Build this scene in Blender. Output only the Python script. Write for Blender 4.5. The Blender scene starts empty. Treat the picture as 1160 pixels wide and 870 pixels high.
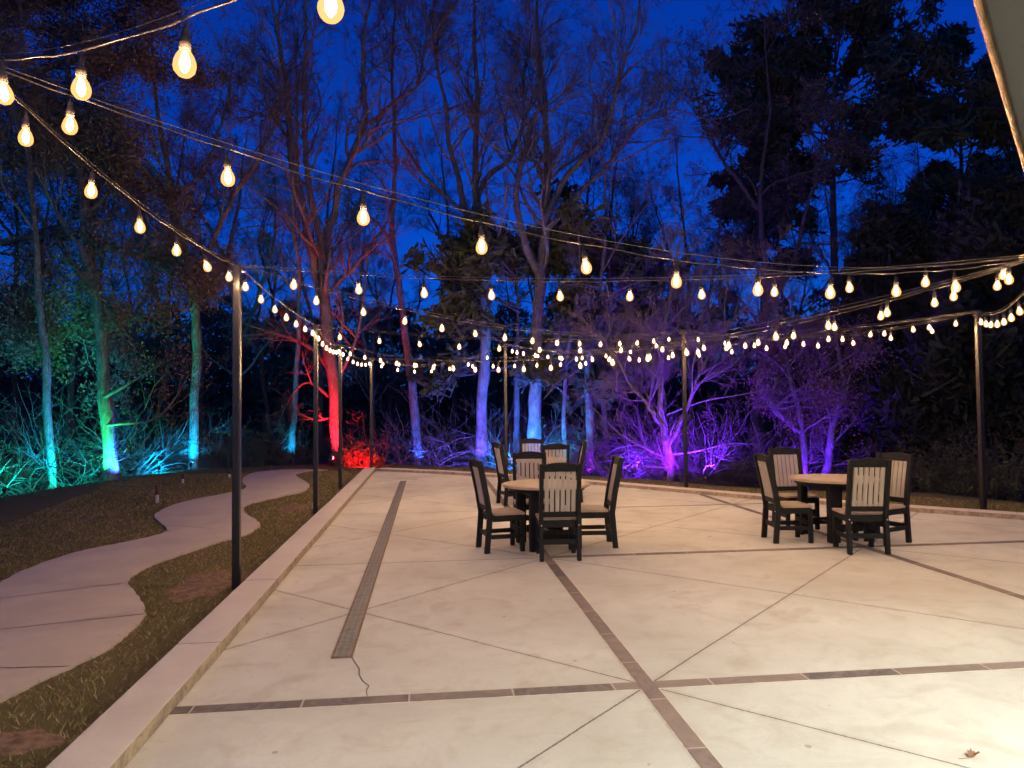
import bpy, bmesh, math, random
import numpy as np
from mathutils import Vector, Matrix

SC = bpy.context.scene
COL = SC.collection
R_ = math.radians

# ------------------------------------------------------------------ camera, sky, exposure
CAMH = 1.7
FPX, YAW, PITCH, ROLL = 826.0, 0.11356, 0.03116, -0.00949      # focal length in 1160-wide photo pixels
_F = np.array([math.sin(YAW)*math.cos(PITCH), math.cos(YAW)*math.cos(PITCH), math.sin(PITCH)])
_R = np.array([math.cos(YAW), -math.sin(YAW), 0.0])
_U = np.cross(_R, _F)
_R2 = math.cos(ROLL)*_R + math.sin(ROLL)*_U
_U2 = -math.sin(ROLL)*_R + math.cos(ROLL)*_U
CAM = np.array([0, 0, CAMH])
cam_d = bpy.data.cameras.new('camera')
cam = bpy.data.objects.new('camera', cam_d); COL.objects.link(cam)
M = Matrix.Identity(4)
for i in range(3):
    M[i][0] = _R2[i]; M[i][1] = _U2[i]; M[i][2] = -_F[i]; M[i][3] = CAM[i]
cam.matrix_world = M
cam_d.sensor_fit = 'HORIZONTAL'; cam_d.sensor_width = 36.0
cam_d.lens = 36.0*FPX/1160.0
cam_d.clip_start = 0.05; cam_d.clip_end = 2000
SC.camera = cam

SUN_ELEV, SUN_ROT = R_(7), R_(200)
world = bpy.data.worlds.new('World'); SC.world = world
world.use_nodes = True
nt = world.node_tree; nt.nodes.clear()
w_out = nt.nodes.new('ShaderNodeOutputWorld'); w_bg = nt.nodes.new('ShaderNodeBackground')
w_sky = nt.nodes.new('ShaderNodeTexSky'); w_sky.sky_type = 'NISHITA'; w_sky.sun_disc = False
w_sky.sun_elevation = SUN_ELEV; w_sky.sun_rotation = SUN_ROT
w_sky.ozone_density = 6.0; w_sky.dust_density = 0.2; w_sky.air_density = 1.0
w_tint = nt.nodes.new('ShaderNodeMix'); w_tint.data_type = 'RGBA'; w_tint.blend_type = 'MULTIPLY'
w_tint.inputs[0].default_value = 1.0
w_tint.inputs[7].default_value = (0.028, 0.25, 0.86, 1)              # dusk seen with the camera balanced for warm bulbs
nt.links.new(w_sky.outputs[0], w_tint.inputs[6]); nt.links.new(w_tint.outputs[2], w_bg.inputs[0])
w_bg.inputs[1].default_value = 0.066
nt.links.new(w_bg.outputs[0], w_out.inputs[0])
sun_d = bpy.data.lights.new('sun', 'SUN'); sun_d.energy = 0.012; sun_d.angle = R_(10); sun_d.color = (0.55, 0.65, 1.0)
sun = bpy.data.objects.new('sun', sun_d); COL.objects.link(sun)
sun.rotation_euler = (R_(60), 0, R_(20))
SC.view_settings.view_transform = 'Standard'; SC.view_settings.look = 'None'
SC.view_settings.exposure = 1.3; SC.view_settings.gamma = 1.0; SC.view_settings.use_curve_mapping = False
SC.cycles.use_denoising = True; SC.cycles.denoising_input_passes = 'RGB_ALBEDO'
SC.cycles.max_bounces = 4; SC.cycles.diffuse_bounces = 2; SC.cycles.transparent_max_bounces = 16
SC.cycles.sample_clamp_indirect = 4.0
SC.cycles.caustics_reflective = False; SC.cycles.caustics_refractive = False

BULB_W = 16.5            # watts of every festoon bulb
DOWN_W = 480.0          # watts of every porch downlight

# ------------------------------------------------------------------ helpers
def ray(px, py):
    return _F*FPX + _R2*(px-580) - _U2*(py-435)
def at(px, py, z=0.0):
    d = ray(px, py); t = (z-CAMH)/d[2]
    return CAM + d*t
_FH = np.array([math.sin(YAW), math.cos(YAW), 0])
def atd(px, py, D):
    d = ray(px, py); return CAM + d*(D/d.dot(_FH))

def tag(o, label=None, cat=None, group=None, kind=None):
    if label: o['label'] = label
    if cat: o['category'] = cat
    if group: o['group'] = group
    if kind: o['kind'] = kind
    return o
def empty(name, loc=(0, 0, 0), rz=0.0):
    o = bpy.data.objects.new(name, None); COL.objects.link(o)
    o.location = Vector([float(v) for v in loc]); o.rotation_euler = (0, 0, rz); o.empty_display_size = 0.2
    return o
def link(name, me, mat, parent=None, smooth=False):
    if mat is not None: me.materials.append(mat)
    o = bpy.data.objects.new(name, me); COL.objects.link(o)
    if parent is not None: o.parent = parent
    if smooth:
        me.polygons.foreach_set('use_smooth', [True]*len(me.polygons))
    return o
def np_mesh(name, V, quads=None, tris=None):
    V = np.asarray(V, np.float32).reshape(-1, 3)
    fl, ls = [], []
    if quads is not None and len(quads):
        q = np.asarray(quads, np.int32).reshape(-1, 4); fl.append(q.ravel()); ls.append(np.full(len(q), 4, np.int32))
    if tris is not None and len(tris):
        t = np.asarray(tris, np.int32).reshape(-1, 3); fl.append(t.ravel()); ls.append(np.full(len(t), 3, np.int32))
    loops = np.concatenate(fl); tot = np.concatenate(ls)
    me = bpy.data.meshes.new(name)
    me.vertices.add(len(V)); me.vertices.foreach_set('co', V.ravel())
    me.loops.add(len(loops)); me.loops.foreach_set('vertex_index', loops)
    me.polygons.add(len(tot))
    st = np.zeros(len(tot), np.int32); st[1:] = np.cumsum(tot)[:-1]
    me.polygons.foreach_set('loop_start', st); me.polygons.foreach_set('loop_total', tot)
    me.update(calc_edges=True)
    return me

class BM:
    """collects shapes in one bmesh, linked as ONE mesh object"""
    def __init__(s): s.b = bmesh.new()
    def box(s, c, size, rot=None, bevel=0.0, seg=1):
        m = Matrix.Translation(Vector(c))
        if rot is not None: m = m @ (rot if isinstance(rot, Matrix) else Matrix.Rotation(rot, 4, 'Z'))
        m = m @ Matrix.Diagonal((size[0], size[1], size[2], 1))
        r = bmesh.ops.create_cube(s.b, size=1.0, matrix=m)
        if bevel > 0:
            es = list({e for v in r['verts'] for e in v.link_edges})
            bmesh.ops.bevel(s.b, geom=es, offset=bevel, segments=seg, affect='EDGES', profile=0.6)
        return s
    def beam(s, p, q, w, d, bevel=0.0, side=(1, 0, 0)):
        p, q = Vector(p), Vector(q); z = (q-p); L = z.length; z.normalize()
        x = Vector(side); x = (x - z*x.dot(z)).normalized(); y = z.cross(x)
        m = Matrix((x, y, z)).transposed().to_4x4()
        return s.box((p+q)/2, (w, d, L), m, bevel)
    def cyl(s, p, q, r0, r1=None, n=16, caps=True):
        p, q = Vector(p), Vector(q); z = (q-p); L = z.length
        m = Matrix.Translation((p+q)/2) @ z.to_track_quat('Z', 'Y').to_matrix().to_4x4()
        bmesh.ops.create_cone(s.b, cap_ends=caps, segments=n, radius1=r0, radius2=r0 if r1 is None else r1, depth=L, matrix=m)
        return s
    def lathe(s, prof, n=16, c=(0, 0, 0)):
        rings = []
        for r, z in prof:
            rings.append([s.b.verts.new((c[0]+r*math.cos(2*math.pi*k/n), c[1]+r*math.sin(2*math.pi*k/n), c[2]+z)) for k in range(n)])
        for a, b in zip(rings[:-1], rings[1:]):
            for k in range(n): s.b.faces.new((a[k], a[(k+1) % n], b[(k+1) % n], b[k]))
        s.b.faces.new(rings[0][::-1]); s.b.faces.new(rings[-1])
        return s
    def prism(s, pts, z0, z1):
        lo = [s.b.verts.new((x, y, z0)) for x, y in pts]; hi = [s.b.verts.new((x, y, z1)) for x, y in pts]
        n = len(pts)
        s.b.faces.new(lo[::-1]); s.b.faces.new(hi)
        for k in range(n): s.b.faces.new((lo[k], lo[(k+1) % n], hi[(k+1) % n], hi[k]))
        return s
    def build(s, name, mat, parent=None, smooth=False):
        bmesh.ops.recalc_face_normals(s.b, faces=s.b.faces)
        me = bpy.data.meshes.new(name); s.b.to_mesh(me); s.b.free()
        return link(name, me, mat, parent, smooth)

def tube_arrays(P, Rr, n):
    """P (N,S,3) polylines, Rr (N,S) radii -> verts, quads"""
    N, S, _ = P.shape
    T = np.gradient(P, axis=1); T /= np.linalg.norm(T, axis=2, keepdims=True)+1e-9
    mean = T.mean(axis=1); ref = np.zeros_like(mean)
    ref[np.arange(N), np.abs(mean).argmin(axis=1)] = 1.0
    u = np.cross(T, ref[:, None, :]); u /= np.linalg.norm(u, axis=2, keepdims=True)+1e-9
    v = np.cross(T, u)
    a = np.arange(n)*2*np.pi/n
    V = P[:, :, None, :] + Rr[:, :, None, None]*(np.cos(a)[None, None, :, None]*u[:, :, None, :] + np.sin(a)[None, None, :, None]*v[:, :, None, :])
    i = (np.arange(N)[:, None, None]*S + np.arange(S-1)[None, :, None])*n
    k = np.arange(n)[None, None, :]; k2 = (k+1) % n
    q = np.stack([i+k, i+k2, i+n+k2, i+n+k], axis=-1).reshape(-1, 4)
    return V.reshape(-1, 3), q
def join_tubes(parts):
    Vs, Qs, off = [], [], 0
    for P, Rr, n in parts:
        V, q = tube_arrays(P, Rr, n); Vs.append(V); Qs.append(q+off); off += len(V)
    return np.concatenate(Vs), np.concatenate(Qs)
def tube(name, pts, r, mat, parent=None, n=6):
    P = np.array(pts, float)[None]; Rr = np.full(P.shape[:2], r) if np.isscalar(r) else np.array(r)[None]
    V, q = tube_arrays(P, Rr, n)
    return link(name, np_mesh(name, V, q), mat, parent, True)

# ------------------------------------------------------------------ materials
def newmat(name):
    m = bpy.data.materials.new(name); m.use_nodes = True
    n = m.node_tree; b = n.nodes['Principled BSDF']
    return m, n, b
def nd(n, t, **kw):
    o = n.nodes.new(t)
    for k, v in kw.items(): setattr(o, k, v)
    return o
def mathn(n, op, a, b=None, c=None):
    o = n.nodes.new('ShaderNodeMath'); o.operation = op
    for i, x in enumerate((a, b, c)):
        if x is None: continue
        if isinstance(x, (int, float)): o.inputs[i].default_value = x
        else: n.links.new(x, o.inputs[i])
    return o.outputs[0]
def mix(n, f, a, b, blend='MIX'):
    o = n.nodes.new('ShaderNodeMix'); o.data_type = 'RGBA'; o.blend_type = blend
    for i, x in ((0, f), (6, a), (7, b)):
        if isinstance(x, (int, float)): o.inputs[i].default_value = x
        elif isinstance(x, tuple): o.inputs[i].default_value = (*x, 1) if len(x) == 3 else x
        else: n.links.new(x, o.inputs[i])
    return o.outputs[2]
def noise(n, scale, detail=4, rough=0.55, vec=None, dist=0.0):
    o = n.nodes.new('ShaderNodeTexNoise'); o.inputs['Scale'].default_value = scale
    o.inputs['Detail'].default_value = detail; o.inputs['Roughness'].default_value = rough; o.inputs['Distortion'].default_value = dist
    if vec is not None: n.links.new(vec, o.inputs['Vector'])
    return o.outputs['Fac']
def ramp(n, f, stops):
    o = n.nodes.new('ShaderNodeValToRGB'); cr = o.color_ramp
    while len(cr.elements) < len(stops): cr.elements.new(0.5)
    for e, (p, c) in zip(cr.elements, stops):
        e.position = p; e.color = (*c, 1) if len(c) == 3 else c
    n.links.new(f, o.inputs[0]); return o.outputs[0]
def bump(n, b, h, strength=0.3, dist=0.02):
    o = n.nodes.new('ShaderNodeBump'); o.inputs['Strength'].default_value = strength; o.inputs['Distance'].default_value = dist
    n.links.new(h, o.inputs['Height']); n.links.new(o.outputs[0], b.inputs['Normal'])
def objco(n): return n.nodes.new('ShaderNodeTexCoord').outputs['Object']
def geopos(n): return n.nodes.new('ShaderNodeNewGeometry').outputs['Position']

def simple(name, col, rough=0.6, var=0.25, scale=12.0, metal=0.0, bmp=0.15, spec=0.5):
    m, n, b = newmat(name); co = objco(n)
    f = noise(n, scale, 5, 0.6, co)
    c = ramp(n, f, [(0.3, tuple(x*(1-var) for x in col)), (0.7, tuple(min(1, x*(1+var)) for x in col))])
    n.links.new(c, b.inputs['Base Color']); b.inputs['Roughness'].default_value = rough; b.inputs['Metallic'].default_value = metal
    b.inputs['Specular IOR Level'].default_value = spec
    if bmp: bump(n, b, noise(n, scale*6, 4, 0.6, co), bmp, 0.004)
    return m

GX0, GY0, GS = 1.3056, 4.3637, 3.8044         # the patio's paving grid

def mat_patio():
    m, n, b = newmat('patio_concrete'); p = geopos(n)
    sep = nd(n, 'ShaderNodeSeparateXYZ'); n.links.new(p, sep.inputs[0]); x, y = sep.outputs[0], sep.outputs[1]
    wob = mathn(n, 'MULTIPLY', mathn(n, 'SUBTRACT', noise(n, 1.1, 3, 0.7, p), 0.5), 0.025)
    wob2 = mathn(n, 'MULTIPLY', mathn(n, 'SUBTRACT', noise(n, 60, 2, 0.7, p), 0.5), 0.02)
    wob = mathn(n, 'ADD', wob, wob2)
    x0 = mathn(n, 'SUBTRACT', x, GX0); y0 = mathn(n, 'SUBTRACT', y, GY0)
    def line(v, period, w):
        v = mathn(n, 'ADD', v, wob)
        d = mathn(n, 'ABSOLUTE', mathn(n, 'SUBTRACT', v, mathn(n, 'MULTIPLY', mathn(n, 'ROUND', mathn(n, 'DIVIDE', v, period)), period)))
        return mathn(n, 'LESS_THAN', d, w)
    d1 = line(mathn(n, 'SUBTRACT', x0, y0), GS, 0.0085)
    d2 = line(mathn(n, 'ADD', x0, y0), GS, 0.0085)
    far = mathn(n, 'GREATER_THAN', y, GY0+1.0)
    d3 = mathn(n, 'MULTIPLY', line(y0, GS, 0.009), far)
    j = mathn(n, 'MAXIMUM', mathn(n, 'MAXIMUM', d1, d2), d3)
    big = noise(n, 0.55, 5, 0.6, p, 0.4); mid = noise(n, 3.5, 6, 0.65, p, 0.6); fine = noise(n, 90, 3, 0.6, p)
    st = nd(n, 'ShaderNodeMapping'); st.inputs['Scale'].default_value = (0.5, 3.0, 1.0); st.inputs['Rotation'].default_value = (0, 0, 0.5)
    n.links.new(p, st.inputs[0])
    brush = noise(n, 2.2, 6, 0.7, st.outputs[0], 0.5)
    c = ramp(n, big, [(0.32, (0.445, 0.435, 0.385)), (0.68, (0.60, 0.605, 0.56))])
    c = mix(n, mathn(n, 'MULTIPLY', ramp(n, mid, [(0.50, (0, 0, 0)), (0.68, (1, 1, 1))]), 0.42), c, (0.40, 0.355, 0.285))
    c = mix(n, mathn(n, 'MULTIPLY', ramp(n, brush, [(0.55, (0, 0, 0)), (0.8, (1, 1, 1))]), 0.35), c, (0.66, 0.63, 0.56))
    c = mix(n, mathn(n, 'MULTIPLY', ramp(n, fine, [(0.30, (1, 1, 1)), (0.45, (0, 0, 0))]), 0.22), c, (0.36, 0.32, 0.26))
    stn = noise(n, 1.3, 2, 0.4, p, 1.2)
    c = mix(n, mathn(n, 'MULTIPLY', ramp(n, stn, [(0.62, (0, 0, 0)), (0.68, (1, 1, 1))]), 0.28), c, (0.36, 0.30, 0.23))
    gr = noise(n, 26, 6, 0.75, p, 0.3)
    c = mix(n, mathn(n, 'MULTIPLY', ramp(n, gr, [(0.35, (1, 1, 1)), (0.55, (0, 0, 0))]), 0.20), c, (0.42, 0.385, 0.32))
    sm = nd(n, 'ShaderNodeMapping'); sm.inputs['Scale'].default_value = (1.0, 4.5, 1.0); sm.inputs['Rotation'].default_value = (0, 0, -0.35); n.links.new(p, sm.inputs[0])
    c = mix(n, mathn(n, 'MULTIPLY', ramp(n, noise(n, 1.6, 3, 0.5, sm.outputs[0], 0.3), [(0.66, (0, 0, 0)), (0.76, (1, 1, 1))]), 0.32), c, (0.33, 0.29, 0.235))
    jd = mathn(n, 'MULTIPLY', mathn(n, 'MAXIMUM', line(mathn(n, 'SUBTRACT', x0, y0), GS, 0.05), line(mathn(n, 'ADD', x0, y0), GS, 0.05)), ramp(n, mid, [(0.4, (0, 0, 0)), (0.6, (.30, .30, .30))]))
    c = mix(n, jd, c, (0.36, 0.31, 0.25))
    spk = noise(n, 11, 1, 0.3, p)
    c = mix(n, mathn(n, 'MULTIPLY', mathn(n, 'GREATER_THAN', spk, 0.80), 0.5), c, (0.17, 0.14, 0.11))
    c = mix(n, mathn(n, 'MULTIPLY', j, 0.85), c, (0.11, 0.09, 0.07))
    n.links.new(c, b.inputs['Base Color']); b.inputs['Roughness'].default_value = 0.8
    b.inputs['Specular IOR Level'].default_value = 0.25
    h = mathn(n, 'SUBTRACT', mathn(n, 'ADD', mathn(n, 'MULTIPLY', fine, 0.25), mathn(n, 'MULTIPLY', brush, 0.35)), j)
    bump(n, b, h, 0.35, 0.006)
    return m

def mat_strip(axis):
    m, n, b = newmat('paver_strip_' + axis); p = geopos(n)
    sep = nd(n, 'ShaderNodeSeparateXYZ'); n.links.new(p, sep.inputs[0])
    al = sep.outputs[0] if axis == 'x' else sep.outputs[1]
    u = mathn(n, 'DIVIDE', mathn(n, 'ADD', al, 0.13), 0.61)
    cell = mathn(n, 'FLOOR', u); fr = mathn(n, 'FRACT', u)
    wn = nd(n, 'ShaderNodeTexWhiteNoise', noise_dimensions='1D'); n.links.new(cell, wn.inputs['W'])
    c = mix(n, wn.outputs['Value'], (0.085, 0.073, 0.073), (0.22, 0.165, 0.145))
    c = mix(n, ramp(n, noise(n, 6, 6, 0.75, p, 1.5), [(0.45, (0, 0, 0)), (0.7, (.6, .6, .6))]), c, (0.30, 0.23, 0.19))
    jt = mathn(n, 'LESS_THAN', fr, 0.018)
    c = mix(n, jt, c, (0.42, 0.36, 0.29))
    n.links.new(c, b.inputs['Base Color']); b.inputs['Roughness'].default_value = 0.7
    bump(n, b, noise(n, 70, 3, 0.6, p), 0.3, 0.004)
    return m

def mat_kerb():
    m, n, b = newmat('kerb_concrete'); p = geopos(n)
    f = noise(n, 2.2, 6, 0.65, p, 0.3)
    c = ramp(n, f, [(0.25, (0.52, 0.475, 0.42)), (0.75, (0.63, 0.585, 0.525))])
    c = mix(n, mathn(n, 'MULTIPLY', noise(n, 45, 4, 0.7, p), 0.35), c, (0.38, 0.32, 0.28))
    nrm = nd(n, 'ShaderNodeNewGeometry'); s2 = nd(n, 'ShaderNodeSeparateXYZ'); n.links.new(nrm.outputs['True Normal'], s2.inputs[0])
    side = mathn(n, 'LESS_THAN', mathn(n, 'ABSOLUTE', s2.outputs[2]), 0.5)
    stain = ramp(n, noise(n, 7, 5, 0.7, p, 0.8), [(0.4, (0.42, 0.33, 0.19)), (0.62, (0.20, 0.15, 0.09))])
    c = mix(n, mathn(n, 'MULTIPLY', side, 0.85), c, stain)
    n.links.new(c, b.inputs['Base Color']); b.inputs['Roughness'].default_value = 0.85
    bump(n, b, noise(n, 60, 4, 0.7, p), 0.4, 0.006)
    return m

def mat_path():
    m, n, b = newmat('path_concrete'); p = geopos(n)
    f = noise(n, 1.4, 6, 0.65, p, 0.5)
    c = ramp(n, f, [(0.25, (0.47, 0.40, 0.31)), (0.75, (0.62, 0.54, 0.43))])
    c = mix(n, mathn(n, 'MULTIPLY', noise(n, 30, 5, 0.75, p), 0.4), c, (0.36, 0.285, 0.22))
    n.links.new(c, b.inputs['Base Color']); b.inputs['Roughness'].default_value = 0.85
    bump(n, b, noise(n, 70, 4, 0.7, p), 0.35, 0.006)
    return m

def mat_ground():
    m, n, b = newmat('lawn_soil'); p = geopos(n)
    f = noise(n, 0.9, 6, 0.7, p, 0.6); g = noise(n, 38, 6, 0.8, p); h = noise(n, 7, 5, 0.7, p)
    c = ramp(n, f, [(0.30, (0.18, 0.13, 0.07)), (0.5, (0.16, 0.135, 0.05)), (0.68, (0.11, 0.115, 0.03))])
    c = mix(n, ramp(n, g, [(0.4, (0, 0, 0)), (0.65, (1, 1, 1))]), c, (0.20, 0.145, 0.085))
    soil = ramp(n, h, [(0.60, (0, 0, 0)), (0.70, (1, 1, 1))])
    c = mix(n, mathn(n, 'MULTIPLY', soil, 0.6), c, (0.20, 0.135, 0.085))
    n.links.new(c, b.inputs['Base Color']); b.inputs['Roughness'].default_value = 1.0; b.inputs['Specular IOR Level'].default_value = 0.1
    bump(n, b, mathn(n, 'ADD', g, h), 0.9, 0.03)
    return m

def mat_bark(name, c0, c1, scale=6.0):
    m, n, b = newmat(name); p = objco(n)
    mp = nd(n, 'ShaderNodeMapping'); mp.inputs['Scale'].default_value = (1, 1, 0.22); n.links.new(p, mp.inputs[0])
    f = noise(n, scale*2.2, 6, 0.75, mp.outputs[0], 0.8)
    g = noise(n, 1.2, 3, 0.6, p)
    c = ramp(n, f, [(0.30, c0), (0.68, c1)])
    c = mix(n, mathn(n, 'MULTIPLY', ramp(n, g, [(0.5, (0, 0, 0)), (0.7, (1, 1, 1))]), 0.4), c, tuple(min(1, v*1.3) for v in c1))
    n.links.new(c, b.inputs['Base Color']); b.inputs['Roughness'].default_value = 0.95; b.inputs['Specular IOR Level'].default_value = 0.15
    bump(n, b, f, 0.8, 0.03)
    return m
def mat_leaf(name, c0, c1):
    m, n, b = newmat(name)
    oi = nd(n, 'ShaderNodeNewGeometry')
    c = mix(n, oi.outputs['Random Per Island'], c0, c1)
    n.links.new(c, b.inputs['Base Color']); b.inputs['Roughness'].default_value = 0.75; b.inputs['Specular IOR Level'].default_value = 0.25
    return m
def mat_emit(name, col, s):
    m, n, b = newmat(name); b.inputs['Base Color'].default_value = (*col, 1)
    b.inputs['Emission Color'].default_value = (*col, 1); b.inputs['Emission Strength'].default_value = s
    m.cycles.emission_sampling = 'NONE'
    return m
def mat_bulb():
    m, n, b = newmat('bulb_glow_glass'); n.nodes.remove(b)
    tr = nd(n, 'ShaderNodeBsdfTransparent'); tr.inputs[0].default_value = (1, 0.93, 0.82, 1)
    em = nd(n, 'ShaderNodeEmission'); em.inputs[0].default_value = (1.0, 0.44, 0.13, 1); em.inputs[1].default_value = 1.1  # glass emits amber itself, standing in for the glow round the bulb
    mx = nd(n, 'ShaderNodeMixShader'); mx.inputs[0].default_value = 0.42
    n.links.new(tr.outputs[0], mx.inputs[1]); n.links.new(em.outputs[0], mx.inputs[2])
    n.links.new(mx.outputs[0], n.nodes['Material Output'].inputs[0])
    m.cycles.emission_sampling = 'NONE'
    return m

MT = dict(
    patio=mat_patio(), strip_x=mat_strip('x'), strip_y=mat_strip('y'), kerb=mat_kerb(), path=mat_path(), ground=mat_ground(),
    mortar=simple('mortar', (0.60, 0.54, 0.44), 0.9, 0.25, 12, 0, 0.3),
    soil=simple('bare_earth', (0.20, 0.13, 0.085), 1.0, 0.45, 14, 0, 0.9, 0.1),
    black=simple('black_poly_lumber', (0.012, 0.0115, 0.0115), 0.6, 0.2, 9, 0, 0.2, 0.22),
    tan=simple('tan_poly_lumber', (0.42, 0.33, 0.24), 0.55, 0.10, 7, 0, 0.15, 0.4),
    slat=simple('weathered_slat', (0.43, 0.38, 0.31), 0.55, 0.10, 7, 0, 0.15, 0.4),
    pole=simple('black_pole_paint', (0.035, 0.029, 0.025), 0.30, 0.2, 3, 0.5, 0.05, 0.8),
    cable=simple('cable_rubber', (0.045, 0.036, 0.03), 0.4, 0.2, 20, 0, 0),
    wire=simple('steel_wire', (0.25, 0.22, 0.19), 0.4, 0.15, 20, 0.8, 0),
    bolt=simple('zinc_bolt', (0.6, 0.57, 0.52), 0.35, 0.1, 20, 0.7, 0),
    grate=simple('grate_iron', (0.17, 0.17, 0.17), 0.5, 0.3, 14, 0.3, 0.3),
    rail=simple('rusty_rail', (0.17, 0.11, 0.075), 0.7, 0.4, 14, 0.2, 0.3),
    dark=simple('channel_shade', (0.015, 0.014, 0.014), 0.9, 0.2, 10, 0, 0),  # shade of the open drain put into a near-black colour
    crack=simple('crack_dirt', (0.10, 0.08, 0.06), 0.95, 0.3, 30, 0, 0),
    soffit=simple('soffit_paint', (0.05, 0.048, 0.046), 0.7, 0.08, 2.0, 0, 0.05),
    copper=simple('copper_gutter', (0.45, 0.28, 0.15), 0.33, 0.6, 9.0, 0.85, 0.9),
    bronze=simple('dark_bronze', (0.07, 0.045, 0.03), 0.45, 0.5, 9.0, 0.6, 0.8),
    wallp=simple('render_wall', (0.42, 0.37, 0.31), 0.9, 0.1, 3.0, 0, 0.3),
    roof=simple('roof_shingle', (0.07, 0.06, 0.055), 0.9, 0.3, 8.0, 0, 0.4),
    bark=mat_bark('bark_grey', (0.055, 0.045, 0.038), (0.26, 0.22, 0.19)),
    bark_d=mat_bark('bark_dark', (0.05, 0.038, 0.032), (0.13, 0.10, 0.085)),
    twig=mat_bark('twig_brown', (0.10, 0.075, 0.065), (0.17, 0.13, 0.115)),
    leafbrown=mat_leaf('spring_buds_brown', (0.16, 0.085, 0.065), (0.26, 0.15, 0.10)),
    leafgreen=mat_leaf('young_leaves', (0.055, 0.085, 0.030), (0.12, 0.13, 0.05)),
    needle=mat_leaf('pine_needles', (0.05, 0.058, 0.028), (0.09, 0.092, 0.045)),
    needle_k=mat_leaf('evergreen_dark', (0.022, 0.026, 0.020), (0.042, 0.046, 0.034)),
    needle_d=mat_leaf('pine_needles_dark', (0.05, 0.06, 0.04), (0.095, 0.10, 0.065)),
    grassg=mat_leaf('grass_green', (0.11, 0.12, 0.022), (0.20, 0.18, 0.045)),
    grassd=mat_leaf('grass_dry', (0.26, 0.20, 0.085), (0.48, 0.37, 0.19)),
    leafred=mat_leaf('ivy_leaves', (0.10, 0.06, 0.04), (0.20, 0.14, 0.09)),
    dry=simple('dry_leaf_brown', (0.23, 0.10, 0.045), 0.7, 0.3, 40, 0, 0.3),
    bollard=simple('bollard_bronze', (0.10, 0.06, 0.04), 0.45, 0.2, 12, 0.4, 0.1),
    pale=simple('pale_plastic', (0.6, 0.55, 0.46), 0.5, 0.1, 12, 0, 0.05),
    fil=mat_emit('filament_glow', (1.0, 0.80, 0.50), 30.0),
    bulb=mat_bulb(),
    lens=mat_emit('downlight_lens', (1.0, 0.93, 0.78), 6.0),
)

# ------------------------------------------------------------------ setting: terrain, patio, path
LAWNZ = -0.07
crest_px = [(-260, 700), (-80, 632), (0, 597), (60, 574), (127, 547), (219, 532), (300, 529), (382, 527), (440, 527), (560, 534), (660, 541), (760, 549.5), (860, 555), (1030, 562.5), (1160, 572), (1320, 586), (1500, 604)]
CREST = [tuple(at(a, b, LAWNZ)[:2]) for a, b in crest_px]
PLATEAU = np.array(CREST + [(16, -8), (-9, -8)])
def seg_dist(P, A, B):
    ab = B-A; t = np.clip(((P-A)@ab)/(ab@ab), 0, 1)
    return np.linalg.norm(P-(A+t[:, None]*ab), axis=1)
def inside(P, poly):
    r = np.zeros(len(P), bool); j = len(poly)-1
    for i in range(len(poly)):
        a, b = poly[i], poly[j]
        c = ((a[1] > P[:, 1]) != (b[1] > P[:, 1])) & (P[:, 0] < (b[0]-a[0])*(P[:, 1]-a[1])/(b[1]-a[1]+1e-12)+a[0])
        r ^= c; j = i
    return r
def edge_dist(P, poly):
    d = np.full(len(P), 1e9)
    for i in range(len(poly)): d = np.minimum(d, seg_dist(P, poly[i-1], poly[i]))
    return d
def ground_z(P):
    P = np.asarray(P, float).reshape(-1, 2)
    d = edge_dist(P, PLATEAU); d[inside(P, PLATEAU)] = 0
    s = np.clip(d/10, 0, 1); s = s*s*(3-2*s)
    rad = np.linalg.norm(P-np.array([2.0, 10.0]), axis=1)
    h = np.clip((rad-42)/70, 0, 1); h = h*h*(3-2*h)
    bmp = 0.12*np.sin(P[:, 0]*0.9+1)*np.sin(P[:, 1]*0.7)*np.clip(d/3, 0, 1)
    return LAWNZ - 1.6*s + 7.0*h + bmp
def gz(x, y): return float(ground_z([(x, y)])[0])

def axis_coords(lo, hi, c, fine, n):
    t = np.linspace(-1, 1, n); return None
xs = np.unique(np.concatenate([np.linspace(-400, -40, 19), np.linspace(-40, -14, 27), np.linspace(-14, 16, 101), np.linspace(16, 42, 27), np.linspace(42, 400, 19)]))
ys = np.unique(np.concatenate([np.linspace(-300, -20, 12), np.linspace(-20, 0, 12), np.linspace(0, 30, 101), np.linspace(30, 60, 31), np.linspace(60, 500, 23)]))
gx, gy = np.meshgrid(xs, ys); P2 = np.stack([gx.ravel(), gy.ravel()], 1)
Vg = np.concatenate([P2, ground_z(P2)[:, None]], 1)
nx, ny = len(xs), len(ys); ii = (np.arange(ny-1)[:, None]*nx+np.arange(nx-1)[None]).ravel()
g = link('ground', np_mesh('ground', Vg, np.stack([ii, ii+1, ii+nx+1, ii+nx], 1)), MT['ground'], None, True)
tag(g, kind='structure')

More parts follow.
